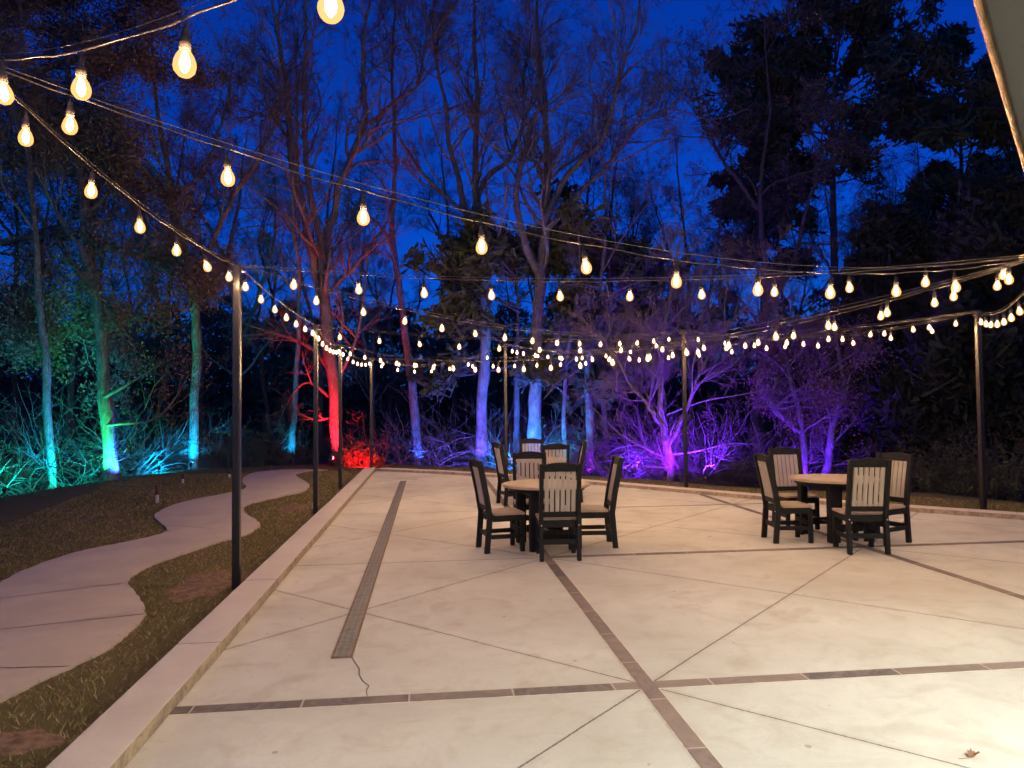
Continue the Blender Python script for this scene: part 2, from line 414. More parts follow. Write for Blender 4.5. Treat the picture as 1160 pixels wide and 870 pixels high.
KX = -1.45                                                      # the left kerb's inner face
BACK = [(KX, 20.05), (0.3, 18.75), (2.33, 16.85), (3.9, 15.0), (5.79, 12.55), (7.15, 11.0), (8.44, 9.72), (10.6, 7.5), (12.4, 5.4), (13.5, 3.5)]
slab = BM().prism([(KX-0.1, -4)] + [(KX-0.1, 20.05)] + [(x+0.12, y+0.12) for x, y in BACK[1:]] + [(13.5, -4)], -0.25, 0.0).build('patio', MT['patio'])
tag(slab, kind='structure')
SW = 0.051
def sheet(name, x0, x1, y0, y1, z, mat):
    b = BM(); b.box(((x0+x1)/2, (y0+y1)/2, z/2), (x1-x0, y1-y0, z)); o = b.build(name, mat); return tag(o, kind='structure')
def sheet(name, x0, x1, y0, y1, z, mat):
    b = BM(); b.box(((x0+x1)/2, (y0+y1)/2, z/2), (x1-x0, y1-y0, z)); o = b.build(name, mat); tag(o, kind='structure')
    b = BM(); e = 0.008
    if x1-x0 > y1-y0:
        for y_ in (y0-e/2, y1+e/2): b.box(((x0+x1)/2, y_, .001), (x1-x0, e, .002))
    else:
        for x_ in (x0-e/2, x1+e/2): b.box((x_, (y0+y1)/2, .001), (e, y1-y0, .002))
    tag(b.build('mortar_line', MT['mortar']), kind='structure')
def back_y(x):
    for (xa, ya), (xb, yb) in zip(BACK[:-1], BACK[1:]):
        if xa <= x <= xb: return ya+(yb-ya)*(x-xa)/(xb-xa)
    return 3.5
def back_x(y):
    for (xa, ya), (xb, yb) in zip(BACK[:-1], BACK[1:]):
        if yb <= y <= ya: return xa+(xb-xa)*(y-ya)/(yb-ya)
    return 13.5
sheet('paving_strip', GX0-SW, GX0+SW, -4, back_y(GX0)-0.05, 0.005, MT['strip_y'])
sheet('paving_strip', GX0+GS-SW, GX0+GS+SW, -4, back_y(GX0+GS)-0.05, 0.005, MT['strip_y'])
sheet('paving_strip', GX0+2*GS-SW, GX0+2*GS+SW, -4, back_y(GX0+2*GS)-0.05, 0.005, MT['strip_y'])
for j, xa in ((0, KX), (1, GX0), (2, GX0)):
    y = GY0+j*GS; cuts = [xa] + [GX0+k*GS for k in range(3) if GX0+k*GS > xa+0.1 and GX0+k*GS < back_x(y)] + [back_x(y)-0.05]
    for a, b_ in zip(cuts[:-1], cuts[1:]):
        w = SW if j < 2 else 0.03
        sheet('paving_strip', a+(SW if a != KX else 0), b_-(SW if b_ != cuts[-1] else 0), y-w, y+w, 0.005, MT['strip_x'])
# crack running from the end of the drain
cp = [at(a, b, 0)+np.array([0, 0, 0.002]) for a, b in [(398, 744), (403, 752), (407, 758), (407, 765), (411, 772), (418, 777), (415, 783), (416, 789)]]
cv, cq = [], []
for k, p in enumerate(cp):
    w = 0.0035 if k < 6 else 0.0022
    cv += [p+np.array([-w, 0, 0]), p+np.array([w, 0, 0])]
    if k: cq.append((2*k-2, 2*k-1, 2*k+1, 2*k))
tag(link('patio_crack', np_mesh('patio_crack', cv, cq), MT['crack']), kind='structure')

# kerbs: blocks with open joints, one object per run
def kerb_run(pts, w, h, seg, name):
    b = BM(); rng = random.Random(4)
    for (x0, y0), (x1, y1) in zip(pts[:-1], pts[1:]):
        L = math.hypot(x1-x0, y1-y0); n = max(1, round(L/seg)); ux, uy = (x1-x0)/L, (y1-y0)/L; nx_, ny_ = -uy, ux
        for k in range(n):
            a, e = k*L/n+(0.004 if k else 0), (k+1)*L/n-0.004
            m = (a+e)/2; cx, cy = x0+ux*m+nx_*w/2, y0+uy*m+ny_*w/2
            b.box((cx, cy, (h-0.22)/2+rng.uniform(-.002, .002)), (e-a, w, h+0.22), math.atan2(uy, ux), 0.012, 2)
    o = b.build(name, MT['kerb']); return tag(o, kind='structure')
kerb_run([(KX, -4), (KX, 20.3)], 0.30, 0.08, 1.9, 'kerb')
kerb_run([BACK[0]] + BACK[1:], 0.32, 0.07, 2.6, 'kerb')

# winding path on the lawn
PL = [(0, 660), (24, 647), (64, 632), (100, 622), (141, 614), (177, 606), (188, 601), (187, 596), (178, 588.5), (176, 582), (193, 573), (217, 566), (249, 560), (274, 554.5), (279, 550), (275, 546), (277, 540), (289, 535), (318, 532), (345, 531.5)]
PR = [(0, 793), (24, 781), (52, 767), (80, 755), (121, 735), (149, 713), (163, 699), (164, 692), (161, 681), (152, 669), (145, 659), (151, 651), (173, 639), (201, 629), (241, 616), (277, 606), (291, 598), (295, 594), (289, 588), (277, 580), (279, 572), (300, 566.5), (321, 562), (342, 557), (350, 551), (346, 545), (337, 540), (336, 536.5), (350, 533.5), (372, 532)]
def dense(pts, z, n=8):
    w = np.array([at(a, b, z) for a, b in pts])[:, :2]
    out = []
    for i in range(len(w)-1):
        p0, p1, p2, p3 = w[max(i-1, 0)], w[i], w[i+1], w[min(i+2, len(w)-1)]
        for k in range(n):
            t = k/n
            out.append(0.5*((2*p1)+(-p0+p2)*t+(2*p0-5*p1+4*p2-p3)*t*t+(-p0+3*p1-3*p2+p3)*t**3))
    out.append(w[-1]); return out
PATHZ = LAWNZ+0.02
pl, pr = dense(PL, PATHZ), dense(PR, PATHZ)
pl = [np.array((-6.3, -3.0)), np.array((-4.8, 0.0)), np.array((-4.3, 3.5))] + pl; pr = [np.array((-3.7, -3.0)), np.array((-3.1, 0.0)), np.array((-2.95, 2.5))] + pr
pl[2:4] = [pl[3]+(pl[1]-pl[3])*0.4, pl[3]]
PATHPOLY = np.array([tuple(p) for p in pl] + [tuple(p) for p in pr[::-1]])
PATHPOLY += np.random.default_rng(9).normal(size=PATHPOLY.shape)*0.007
b = bmesh.new()
hi = [b.verts.new((p[0], p[1], PATHZ)) for p in PATHPOLY]; lo = [b.verts.new((p[0], p[1], PATHZ-0.15)) for p in PATHPOLY]
f = b.faces.new(hi)
for k in range(len(hi)): b.faces.new((hi[k], hi[k-1], lo[k-1], lo[k]))
bmesh.ops.triangulate(b, faces=[f]); bmesh.ops.recalc_face_normals(b, faces=b.faces)
me = bpy.data.meshes.new('path'); b.to_mesh(me); b.free()
tag(link('path', me, MT['path']), kind='structure')
for k, (a, e) in enumerate([((0, 713), (164, 695.5)), ((0, 757), (78, 755)), ((0, 678), (146, 660)), ((189, 595), (241, 599)), ((176, 583), (284, 582))]):
    p, q = at(*a, PATHZ), at(*e, PATHZ); d = (q-p)/np.linalg.norm(q-p); nn = np.array([-d[1], d[0], 0])*0.006
    V = []; rng = np.random.default_rng(k); N = 14
    for t in np.linspace(0.0, 1, N):
        c = p+(q-p)*t+nn*rng.uniform(-.8, .8)+np.array([0, 0, 0.003]); V += [c-nn, c+nn]
    tag(link('path_joint', np_mesh('path_joint', V, [(2*i, 2*i+1, 2*i+3, 2*i+2) for i in range(N-1)]), MT['crack']), kind='structure')

SOIL = []
def soil(px, py, rx, ry, seed):
    c = at(px, py, LAWNZ); rng = np.random.default_rng(seed); n = 40; a = np.linspace(0, 2*np.pi, n, endpoint=False)
    r = 1+0.14*np.sin(3*a+seed)+0.10*np.sin(7*a+2*seed)+rng.normal(size=n)*.05
    P = np.stack([c[0]+rx*r*np.cos(a), c[1]+ry*r*np.sin(a)], 1); SOIL.append(P)
    V = [(c[0], c[1], LAWNZ+0.022)]+[(x, y, LAWNZ+0.002) for x, y in P]
    rin = c[:2]+(P-c[:2])*.6; V += [(x, y, LAWNZ+0.014+rng.uniform(-.006, .008)) for x, y in rin]
    T = []
    for k in range(n):
        k2 = (k+1) % n; T += [(0, 1+n+k, 1+n+k2), (1+n+k, 1+k, 1+k2), (1+n+k, 1+k2, 1+n+k2)]
    tag(link('bare_soil', np_mesh('bare_soil', V, None, T), MT['soil'], None, True), kind='structure')
soil(238, 661, .34, .62, 1); soil(20, 842, .22, .16, 2); soil(205, 668, .14, .2, 5); soil(335, 575, .3, .5, 7)

# ------------------------------------------------------------------ grass blades
def grass(name, mat, N, region, hmin, hmax, seed, clump):
    rng = np.random.default_rng(seed)
    P = np.stack([rng.uniform(region[0], region[1], N), rng.uniform(region[2], region[3], N)], 1)
    # thinner with distance
    keep = rng.uniform(size=N) < np.clip(6.0/np.maximum(P[:, 1], 1), 0.12, 1)
    keep &= inside(P, PLATEAU) & ~inside(P, PATHPOLY) & (edge_dist(P, PATHPOLY) > 0.002)
    kp = np.array([(KX-0.32, -4), (KX-0.32, 20.4)] + [(x+0.28, y+0.28) for x, y in BACK] + [(13.5, -4)])
    keep &= ~inside(P, kp)
    v = np.sin(P[:, 0]*2.1+seed)*np.sin(P[:, 1]*1.7+2*seed)+0.5*np.sin(P[:, 0]*5.3+P[:, 1]*4.1)
    keep &= rng.uniform(-1.2, 1.2, N) < v*clump+(1-clump)*2
    for sp in SOIL: keep &= ~inside(P, sp) | (rng.uniform(size=N) < .42)
    P = P[keep]; N = len(P)
    z = ground_z(P); h = rng.uniform(hmin, hmax, N); w = rng.uniform(.0022, .005, N)*np.clip(P[:, 1]/5, 1, 3)
    a = rng.uniform(0, 2*np.pi, N); d = np.stack([np.cos(a), np.sin(a), np.zeros(N)], 1)
    lean = rng.uniform(-1.3, 1.3, (N, 2))*h[:, None]
    B = np.concatenate([P, z[:, None]-0.004], 1)
    tip = B+np.concatenate([lean, h[:, None]], 1)
    V = np.stack([B-d*w[:, None], B+d*w[:, None], tip], 1).reshape(-1, 3)
    o = link(name, np_mesh(name, V, None, np.arange(3*N).reshape(-1, 3)), mat)
    return tag(o, kind='stuff')
grass('grass', MT['grassg'], 540000, (-15, 13, 2.0, 21), 0.015, 0.055, 1, 0.8)
grass('dry_grass', MT['grassd'], 540000, (-15, 13, 2.0, 21), 0.01, 0.045, 2, 0.6)

# ------------------------------------------------------------------ trench drain
dr = empty('trench_drain', (-0.60, 5.13, 0)); DL = 12.0
tag(dr, 'long narrow slotted iron drain let into the patio floor', 'drain')
BM().box((0, DL/2, 0.0015), (0.12, DL, 0.003)).build('channel_shade_sheet', MT['dark'], dr)  # flat dark sheet on the slab, standing in for shade below the grate
for s in (-1, 1): BM().box((s*0.064, DL/2, 0.005), (0.014, DL, 0.010)).build('rail', MT['rail'], dr)
BM().box((0, -0.006, 0.005), (0.142, 0.012, 0.010)).build('end_stop', MT['rail'], dr)
def grate_mesh():
    b = BM(); L = 0.985
    for s in (-1, 0, 1): b.box((s*0.046, L/2, 0.0065), (0.018 if s else 0.012, L, 0.006))
    k = 0
    while 0.014+k*0.032 < L:
        b.box((0, 0.014+k*0.032, 0.0072), (0.108, 0.017, 0.0062)); k += 1
    return b
g0 = grate_mesh().build('grate', MT['grate'], dr)
for k in range(1, 12):
    c = g0.copy(); COL.objects.link(c); c.parent = dr; c.location = (0, k*1.0, 0)

# ------------------------------------------------------------------ building eave
RPT = np.array((5.46, 5.79, 3.0))
def ev(s, off=0.0, z=3.0):          # a point on the eave line, off metres inwards
    off -= 0.065
    return np.array([s+off*0.7071, s+0.33-off*0.7071, z])
bld = empty('porch_building', (6.0, 1.0, 0))
tag(bld, 'building with copper edged porch roof reaching over the patio corner', 'building')
def bb(): return BM()
def w2(p): return (p[0]-6.0, p[1]-1.0)
e0, e1 = -4.0, 5.46
A0, A1 = ev(e0), ev(e1)
C1 = A1+np.array([7.0, -0.9, 0]); C0 = ev(e0, 9.0)
def poly(off):
    return [w2(ev(e0, off)), w2(ev(e1-off*0.45, off)), w2(C1+np.array([0, -off, 0])), w2(C0)]
BM().prism(poly(0.06), 3.0, 3.03).build('soffit', MT['soffit'], bld)
BM().prism(poly(0.10), 3.13, 3.19).build('roof', MT['roof'], bld)
def fascia(off, z0, z1, t):
    b = BM()
    for p, q in ((ev(e0, off), ev(e1, off)), (ev(e1, off), C1+np.array([0, -off, 0]))):
        p = np.array([*w2(p), (z0+z1)/2]); q = np.array([*w2(q), (z0+z1)/2]); d = q-p
        b.box((p+q)/2, (np.linalg.norm(d), t, z1-z0), math.atan2(d[1], d[0]), 0.006)
    return b
fascia(0.052, 2.988, 3.128, 0.022).build('fascia', MT['bronze'], bld)
fascia(0.030, 3.040, 3.058, 0.018).build('trim', MT['copper'], bld)
fascia(0.024, 3.095, 3.125, 0.030).build('gutter_lip', MT['copper'], bld)
fascia(0.046, 2.972, 2.986, 0.020).build('drip_edge', MT['copper'], bld)
wa, wb = ev(e0, 3.2, 1.5), ev(4.4, 3.2, 1.5)
d = wb-wa
BM().box((*w2((wa+wb)/2), 1.49), (np.linalg.norm(d), 0.25, 2.98), math.atan2(d[1], d[0])).build('wall', MT['wallp'], bld)
pc = ev(6.0, 1.3)
BM().box((*w2(pc), 1.49), (0.28, 0.28, 2.98), math.pi/4, 0.01).build('column', MT['wallp'], bld)
for k, s in enumerate((-2.2, -0.4, 1.3, 3.0)):
    p = ev(s, 2.1)
    ring = BM().lathe([(0.105, 2.985), (0.11, 2.999), (0.085, 2.999), (0.08, 2.99)], 24, (*w2(p), 0)).build('downlight_rim', MT['pale'], bld, True)
    BM().lathe([(0.078, 2.992), (0.078, 2.998)], 24, (*w2(p), 0)).build('downlight_lens', MT['lens'], ring)
    L = bpy.data.lights.new('downlight_lamp', 'SPOT'); L.energy = DOWN_W; L.color = (0.96, 1.0, 0.88); L.spot_size = R_(165); L.spot_blend = 0.9; L.shadow_soft_size = 0.08
    lo_ = bpy.data.objects.new('downlight_lamp', L); COL.objects.link(lo_); lo_.parent = bld; lo_.location = (*w2(p), 2.975)

# ------------------------------------------------------------------ poles
POLES = {}
def pole(key, x, y, top, label, w=0.075):
    z0 = gz(x, y) if not (key in 'EFG') else gz(x, y)
    o = empty('light_pole', (x, y, z0)); tag(o, label, 'light pole', 'black poles carrying the string lights')
    h = top-z0
    BM().box((0, 0, h/2-0.15), (w, w, h+0.3), 0, 0.012, 3).build('shaft', MT['pole'], o)
    BM().box((0, 0, h+0.004), (w+0.012, w+0.012, 0.012), 0, 0.003).build('cap', MT['pole'], o)
    for s_ in (-1, 1): BM().cyl((s_*w/2, 0, h-0.06), (s_*(w/2+0.05), 0, h-0.06), 0.005, None, 8).build('eye_bolt', MT['bolt'], o)
    POLES[key] = np.array((x, y, top))
pole('Z', -2.01, 3.44, 3.27, 'black square pole on the lawn at the far left edge, closest to the camera')
pole('A', -1.89, 7.48, 3.13, 'tall black square pole on the lawn beside the soil patch, left of the path')
pole('B', -1.83, 12.14, 3.05, 'black pole beside the kerb, next one behind the tall left pole')
pole('C', -1.93, 16.28, 3.09, 'black pole on the lawn, just in front of the red lit tree')
pole('D', -1.60, 20.65, 3.10, 'thin black pole behind the far left kerb corner, right of the red tree')
pole('E', 1.86, 17.72, 3.24, 'black pole beyond the kerb, rising behind the rearmost table set')
pole('F', 5.30, 14.72, 3.27, 'black pole on the grass strip, beside the bright magenta lit tree')
pole('G', 8.52, 10.45, 3.12, 'black pole on the grass strip at the far right of the patio')

# ------------------------------------------------------------------ string lights
def bulb_meshes():
    prof = [(0.0135, 0.0), (0.018, -0.010), (0.028, -0.028), (0.035, -0.048), (0.0365, -0.062), (0.033, -0.078), (0.022, -0.092), (0.007, -0.098)]
    b = BM().lathe(prof, 12); e = b.build('bulb', MT['bulb'], None, True)
    f = BM().lathe([(0.004, -0.010), (0.012, -0.026), (0.0165, -0.050), (0.014, -0.070), (0.004, -0.084)], 8).build('filament', MT['fil'], e, True)
    s = BM().lathe([(0.0185, -0.004), (0.0185, 0.030), (0.015, 0.036), (0.012, 0.062), (0.006, 0.072), (0.004, 0.095)], 10).build('socket', MT['cable'], e, True)
    return e, f, s
PB = bulb_meshes(); PB_USED = [False]
def copy_bulb(parent, loc, rx, rz):
    if not PB_USED[0]:
        e, f, s = PB; PB_USED[0] = True
    else:
        e, f, s = (o.copy() for o in PB)
        for o in (e, f, s): COL.objects.link(o)
        f.parent = e; s.parent = e
    e.parent = parent; e.location = loc; e.rotation_euler = (rx, 0, rz); e.scale = (0.94*srng.uniform(.97, 1.03),)*3
    L = bpy.data.objects.new('bulb_lamp', BULB_LAMP); COL.objects.link(L); L.parent = e; L.location = (0, 0, -0.055)
BULB_LAMP = bpy.data.lights.new('bulb_lamp', 'POINT'); BULB_LAMP.energy = BULB_W; BULB_LAMP.color = (1.0, 0.635, 0.34); BULB_LAMP.shadow_soft_size = 0.022
srng = random.Random(11)
def string(a, b, sag, sp, off, label, support=True, drop=0.10):
    a, b = np.array(a, float), np.array(b, float); L = np.linalg.norm(b-a)
    o = empty('string_light', a); tag(o, label, 'string light', 'festoon strings of clear bulbs')
    n = max(16, int(L/0.15)); t = np.linspace(0, 1, n)
    q = (b-a)*t[:, None]; q[:, 2] -= 4*sag*t*(1-t)
    q[1:-1, 2] += np.array([srng.uniform(-.006, .006) for _ in range(n-2)])
    tube('cable', q, 0.0042, MT['cable'], o, 5)
    if support:
        q2 = (b-a)*t[:, None]; q2[:, 2] += 0.015-4*sag*0.93*t*(1-t); tube('support_wire', q2, 0.002, MT['wire'], o, 4)
    d = off
    while d < L-0.08:
        tt = d/L; p = (b-a)*tt; p[2] -= 4*sag*tt*(1-tt)+drop-0.005
        copy_bulb(o, p, srng.gauss(0, .09), srng.uniform(0, 6.28)); d += sp
    return o
p = POLES
RA = RPT+np.array([0, 0, 0.0])
string(p['Z'], p['A'], 0.113, 0.672, 0.42, 'string of bulbs along the lawn edge between the frame edge and the tall left pole')
string(p['Z'], RA, 0.49, 0.683, 0.38, 'long string of bulbs sagging across the whole picture in front of the others')
string(p['Z'], ev(0.73, 0.065), 0.223, 0.668, 0.336, 'string with the largest bulbs crossing the upper left corner')
string(p['A'], RA, 0.20, 0.654, 0.59, 'nearly level string of bulbs from the tall left pole to the porch roof')
string(p['A'], p['F'], 0.36, 0.66, 0.95, 'string dropping diagonally from the tall left pole to the magenta tree pole')
string(p['A'], p['B'], 0.05, 0.68, 0.31, 'steep looking string along the kerb between the two nearest left poles')
string(p['B'], p['C'], 0.12, 0.60, 0.35, 'short string along the kerb, ending at the pole by the red tree')
string(p['C'], p['D'], 0.15, 0.62, 0.35, 'short string between the two farthest poles of the left kerb')
string(p['D'], p['E'], 0.38, 0.60, 0.40, 'string along the far kerb, left of the pole behind the rear table')
string(p['E'], p['F'], 0.32, 0.60, 0.35, 'string along the far kerb, right of the pole behind the rear table')
string(p['F'], p['G'], 0.30, 0.62, 0.35, 'string along the far kerb from the magenta tree to the right pole')
string(p['G'], RA, 0.23, 0.56, 0.40, 'string rising from the far right pole to the porch roof')
string(p['B'], p['G'], 0.36, 0.65, 0.40, 'string from the second left pole across the patio to the right pole')
string(p['C'], RA, 0.62, 0.61, 0.45, 'deep sagging string from the red tree pole up to the porch roof')
string(p['E'], RA, 0.48, 0.64, 0.45, 'sagging string from the pole behind the rear table up to the porch roof')
string(p['D'], p['G'], 0.34, 0.66, 0.50, 'lowest string, from the far kerb corner across to the right pole')

# ------------------------------------------------------------------ furniture
def make_chair():
    root = empty('dining_chair')
    W, D, SH, H = 0.46, 0.44, 0.45, 1.07          # faces +y (seat front)
    pw = 0.045
    for s in (-1, 1):
        x = s*(W/2-pw/2)
        b = BM(); m = b.b                              # rear post: straight leg, then leaning back
        prof = [(-D/2+0.0-0.02, 0), (-D/2+0.015, SH-0.03), (-D/2-0.02, SH+0.2), (-D/2-0.105, H)]
        rings = []
        for (y, z) in prof:
            rings.append([m.verts.new((x+dx*pw/2, y+dy*0.032, z)) for dx, dy in ((-1, -1), (1, -1), (1, 1), (-1, 1))])
        for a, c in zip(rings[:-1], rings[1:]):
            for k in range(4): m.faces.new((a[k], a[(k+1) % 4], c[(k+1) % 4], c[k]))
        m.faces.new(rings[0][::-1]); m.faces.new(rings[-1])
        bmesh.ops.bevel(m, geom=[e for e in m.edges], offset=0.004, segments=1, affect='EDGES')
        b.build('back_post', MT['black'], root)
        BM().box((s*(W/2-0.025), D/2-0.03, (SH-0.03)/2), (0.05, 0.05, SH-0.03), 0, 0.004).build('leg', MT['black'], root)
        BM().box((x, 0.0, 0.185), (0.028, D-0.07, 0.05), 0, 0.003).build('stretcher', MT['black'], root)
    BM().box((0, D/2-0.05, 0.245), (W-0.1, 0.028, 0.05), 0, 0.003).build('stretcher', MT['black'], root)
    BM().box((0, -D/2+0.002, 0.205), (W-0.092, 0.028, 0.055), 0, 0.003).build('stretcher', MT['black'], root)
    f = BM()
    for s in (-1, 1): f.box((s*(W/2-0.018), 0.005, SH-0.055), (0.027, D-0.09, 0.07), 0, 0.003)
    f.box((0, D/2-0.03, SH-0.055), (W-0.102, 0.027, 0.07), 0, 0.003).box((0, -D/2+0.03, SH-0.055), (W-0.095, 0.027, 0.07), 0, 0.003)
    f.build('seat_frame', MT['black'], root)
    s_ = BM(); n = 7
    for k in range(n):
        y = -D/2+0.065+(D-0.065)*(k+0.5)/n
        s_.box((0, y, SH-0.004), (W+0.005 if y > -D/2+0.09 else W-0.1, (D-0.065)/n-0.006, 0.028), 0, 0.006, 2)
    s_.build('seat', MT['tan'], root)
    lean = Matrix.Rotation(math.atan2(0.085, 0.42), 4, 'X')
    def on_back(z): return -D/2-0.02-0.085*(z-SH-0.2)/0.42 if z > SH+0.2 else -D/2-0.02+0.035*(SH+0.2-z)/0.23
    sl = BM(); n = 6; w = (W-2*pw-0.014)/n
    for k in range(n):
        x = -(W/2-pw)+0.007+w*(k+0.5)
        sl.beam((x, on_back(SH+0.075), SH+0.075), (x, on_back(SH+0.28), SH+0.28), w-0.014, 0.018, 0.003)
        sl.beam((x, on_back(SH+0.2801), SH+0.2801), (x, on_back(H-0.075), H-0.075), w-0.014, 0.018, 0.003)
    sl.build('back_slats', MT['slat'], root)
    r = BM(); m = r.b; N = 12; va, vb = [], []           # arched top rail
    for k in range(N+1):
        u = -1+2*k/N; x = u*(W/2-pw+0.003); zt = H-0.012+0.028*(1-u*u)
        for lst, z in ((va, H-0.085), (vb, zt)):
            y = on_back(z); lst.append((m.verts.new((x, y-0.014, z)), m.verts.new((x, y+0.014, z))))
    for k in range(N):
        for i in (0, 1): m.faces.new((va[k][i], va[k+1][i], vb[k+1][i], vb[k][i]))
        m.faces.new((vb[k][0], vb[k+1][0], vb[k+1][1], vb[k][1])); m.faces.new((va[k][0], va[k+1][0], va[k+1][1], va[k][1]))
    for k in (0, N): m.faces.new((va[k][0], va[k][1], vb[k][1], vb[k][0]))
    r.build('top_rail', MT['black'], root)
    r = BM(); r.beam((0, on_back(SH+0.03), SH+0.03), (0, on_back(SH+0.09), SH+0.09), W-2*pw+0.004, 0.03, 0.003); r.build('lower_rail', MT['black'], root)
    for s in (-1, 1):
        x = s*(W/2-pw/2); BM().cyl((x, -D/2-0.018, SH-0.06), (x, -D/2-0.028, SH-0.06), 0.007, None, 10).build('bolt', MT['bolt'], root)
    return root
def kids(o): return [c for c in bpy.data.objects if c.parent == o]
def dup(root, loc, rz, label, group):
    r = root.copy(); COL.objects.link(r); r.location = loc; r.rotation_euler = (0, 0, rz)
    for ch in kids(root):
        c = ch.copy(); COL.objects.link(c); c.parent = r
    tag(r, label, None, group); return r
def make_table(rad=0.53):
    root = empty('dining_table'); H = 0.76
    b = BM(); n = 48                                    # planked round top
    npl = 9; w = 2*rad/npl
    for k in range(npl):
        x0, x1 = -rad+k*w+0.002, -rad+(k+1)*w-0.002
        pts = []
        M_ = 8
        for i in range(M_+1):
            x = x0+(x1-x0)*i/M_; pts.append((x, math.sqrt(max(rad*rad-x*x, 1e-5))))
        for i in range(M_, -1, -1):
            x = x0+(x1-x0)*i/M_; pts.append((x, -math.sqrt(max(rad*rad-x*x, 1e-5))))
        b.prism(pts, H-0.03, H)
    b.build('tabletop', MT['tan'], root)
    BM().lathe([(rad-0.07, H-0.075), (rad-0.035, H-0.0305), (rad-0.06, H-0.0305), (rad-0.08, H-0.07)], 48).build('rim', MT['black'], root)
    a = BM()
    for s in (-1, 1):
        a.box((s*0.26, 0, H-0.08), (0.035, 0.72, 0.095), 0, 0.003).box((0, s*0.26, H-0.079), (0.484, 0.035, 0.09), 0, 0.003)
    a.build('apron', MT['black'], root)
    for sx in (-1, 1):
        for sy in (-1, 1):
            BM().box((sx*0.235, sy*0.33, (H-0.04)/2), (0.13, 0.04, H-0.04), 0, 0.004).box((sx*0.285, sy*0.285, (H-0.045)/2), (0.03, 0.05, H-0.045), 0, 0.004).build('leg', MT['black'], root)
    for s in (-1, 1): BM().box((0, s*0.30, 0.17), (0.34, 0.03, 0.09), 0, 0.003).build('stretcher', MT['black'], root)
    BM().box((0, 0, 0.17), (0.09, 0.57, 0.03), 0, 0.003).build('stretcher', MT['black'], root)
    return root
ch0 = make_chair(); tb0 = make_table()
tag(ch0, None, 'chair'); tag(tb0, None, 'table')
used = [False, False]
def chair(x, y, rz, label, group):
    if used[0]: return dup(ch0, (x, y, 0.0), R_(rz), label, group)
    used[0] = True; ch0.location = (x, y, 0); ch0.rotation_euler = (0, 0, R_(rz)); tag(ch0, label, None, group)
def table(x, y, rz, label, group='round tables on the patio'):
    if used[1]: return dup(tb0, (x, y, 0.0), R_(rz), label, group)
    used[1] = True; tb0.location = (x, y, 0); tb0.rotation_euler = (0, 0, R_(rz)); tag(tb0, label, None, group)
# rz: direction the chair faces, 0 = +y (away from the camera), 90 = -x, -90 = +x
table(1.42, 8.86, 8, 'round tan table with black legs, nearest of the two centre table sets')
G1 = 'chairs round the near centre table'
chair(1.44, 8.20, -3, 'chair with its slatted back to us at the near centre table', G1)
chair(0.86, 8.74, -80, 'chair on the left side of the near centre table', G1)
chair(1.98, 8.80, 86, 'chair on the right side of the near centre table', G1)
chair(1.34, 9.62, 176, 'chair facing us from behind the near centre table', G1)
table(5.12, 8.80, 5, 'round tan table with black legs, in the set on the right')
G2 = 'chairs round the right hand table'
chair(4.95, 7.99, -10, 'chair with its slatted back to us at the right hand table', G2)
chair(4.46, 8.72, -96, 'chair on the left side of the right hand table', G2)
chair(5.50, 8.44, 112, 'chair turned towards the right hand table from its right', G2)
chair(5.02, 9.60, 178, 'chair facing us from behind the right hand table', G2)
table(1.95, 12.95, 5, 'round tan table with black legs, farthest back, before the blue lit trunk')
G3 = 'chairs round the farthest table'
chair(2.10, 12.25, -4, 'chair with its back to us at the farthest table', G3)
chair(1.48, 12.72, -78, 'chair on the left side of the farthest table', G3)
chair(2.45, 12.95, 84, 'chair on the right side of the farthest table', G3)
chair(1.93, 13.72, 174, 'chair facing us from behind the farthest table, under the pole', G3)

# ------------------------------------------------------------------ path lights, leaf
def path_light(px, py, h, r, label):
    c = at(px, py, LAWNZ); o = empty('path_light', (c[0], c[1], gz(c[0], c[1]))); tag(o, label, 'path light', 'path lights on the left lawn')
    BM().cyl((0, 0, -0.1), (0, 0, h*0.45), r*0.82, None, 16).build('post', MT['pale'], o, False)
    BM().lathe([(r*0.9, h*0.45), (r, h*0.47), (r, h*0.95), (r*0.8, h), ], 16).build('hood', MT['bollard'], o)
path_light(178, 570, 0.35, 0.038, 'short bronze path light standing on the lawn beside the path bend')
path_light(207, 547.5, 0.24, 0.03, 'small path light far back on the lawn, near the cyan lit trunk')
path_light(260, 541, 0.20, 0.03, 'small pale path light beside the far end of the path')
def leaf_thing():
    c = at(1103, 857, 0.0); b = BM(); m = b.b
    rng = random.Random(3); rim = []
    ctr = m.verts.new((0, 0, 0.012)); n = 16
    for k in range(n):
        a = 2*math.pi*k/n; r = 0.026*(1.0 if k % 2 else 0.78)*rng.uniform(.85, 1.15)
        rim.append(m.verts.new((r*1.3*math.cos(a), r*0.9*math.sin(a), 0.004+0.026*abs(math.sin(a))*rng.uniform(.5, 1.2))))
    for k in range(n): m.faces.new((ctr, rim[k], rim[(k+1) % n]))
    o = empty('dry_leaf', (c[0], c[1], 0.001), 0.5); tag(o, 'small curled brown leaf lying on the patio at lower right', 'leaf')
    bl = b.build('blade', MT['dry'], o); md = bl.modifiers.new('thick', 'SOLIDIFY'); md.thickness = 0.001
    tube('stalk', [(-0.04, 0, 0.006), (-0.06, 0.012, 0.004), (-0.09, 0.03, 0.003)], 0.0012, MT['dry'], o, 5)
leaf_thing()

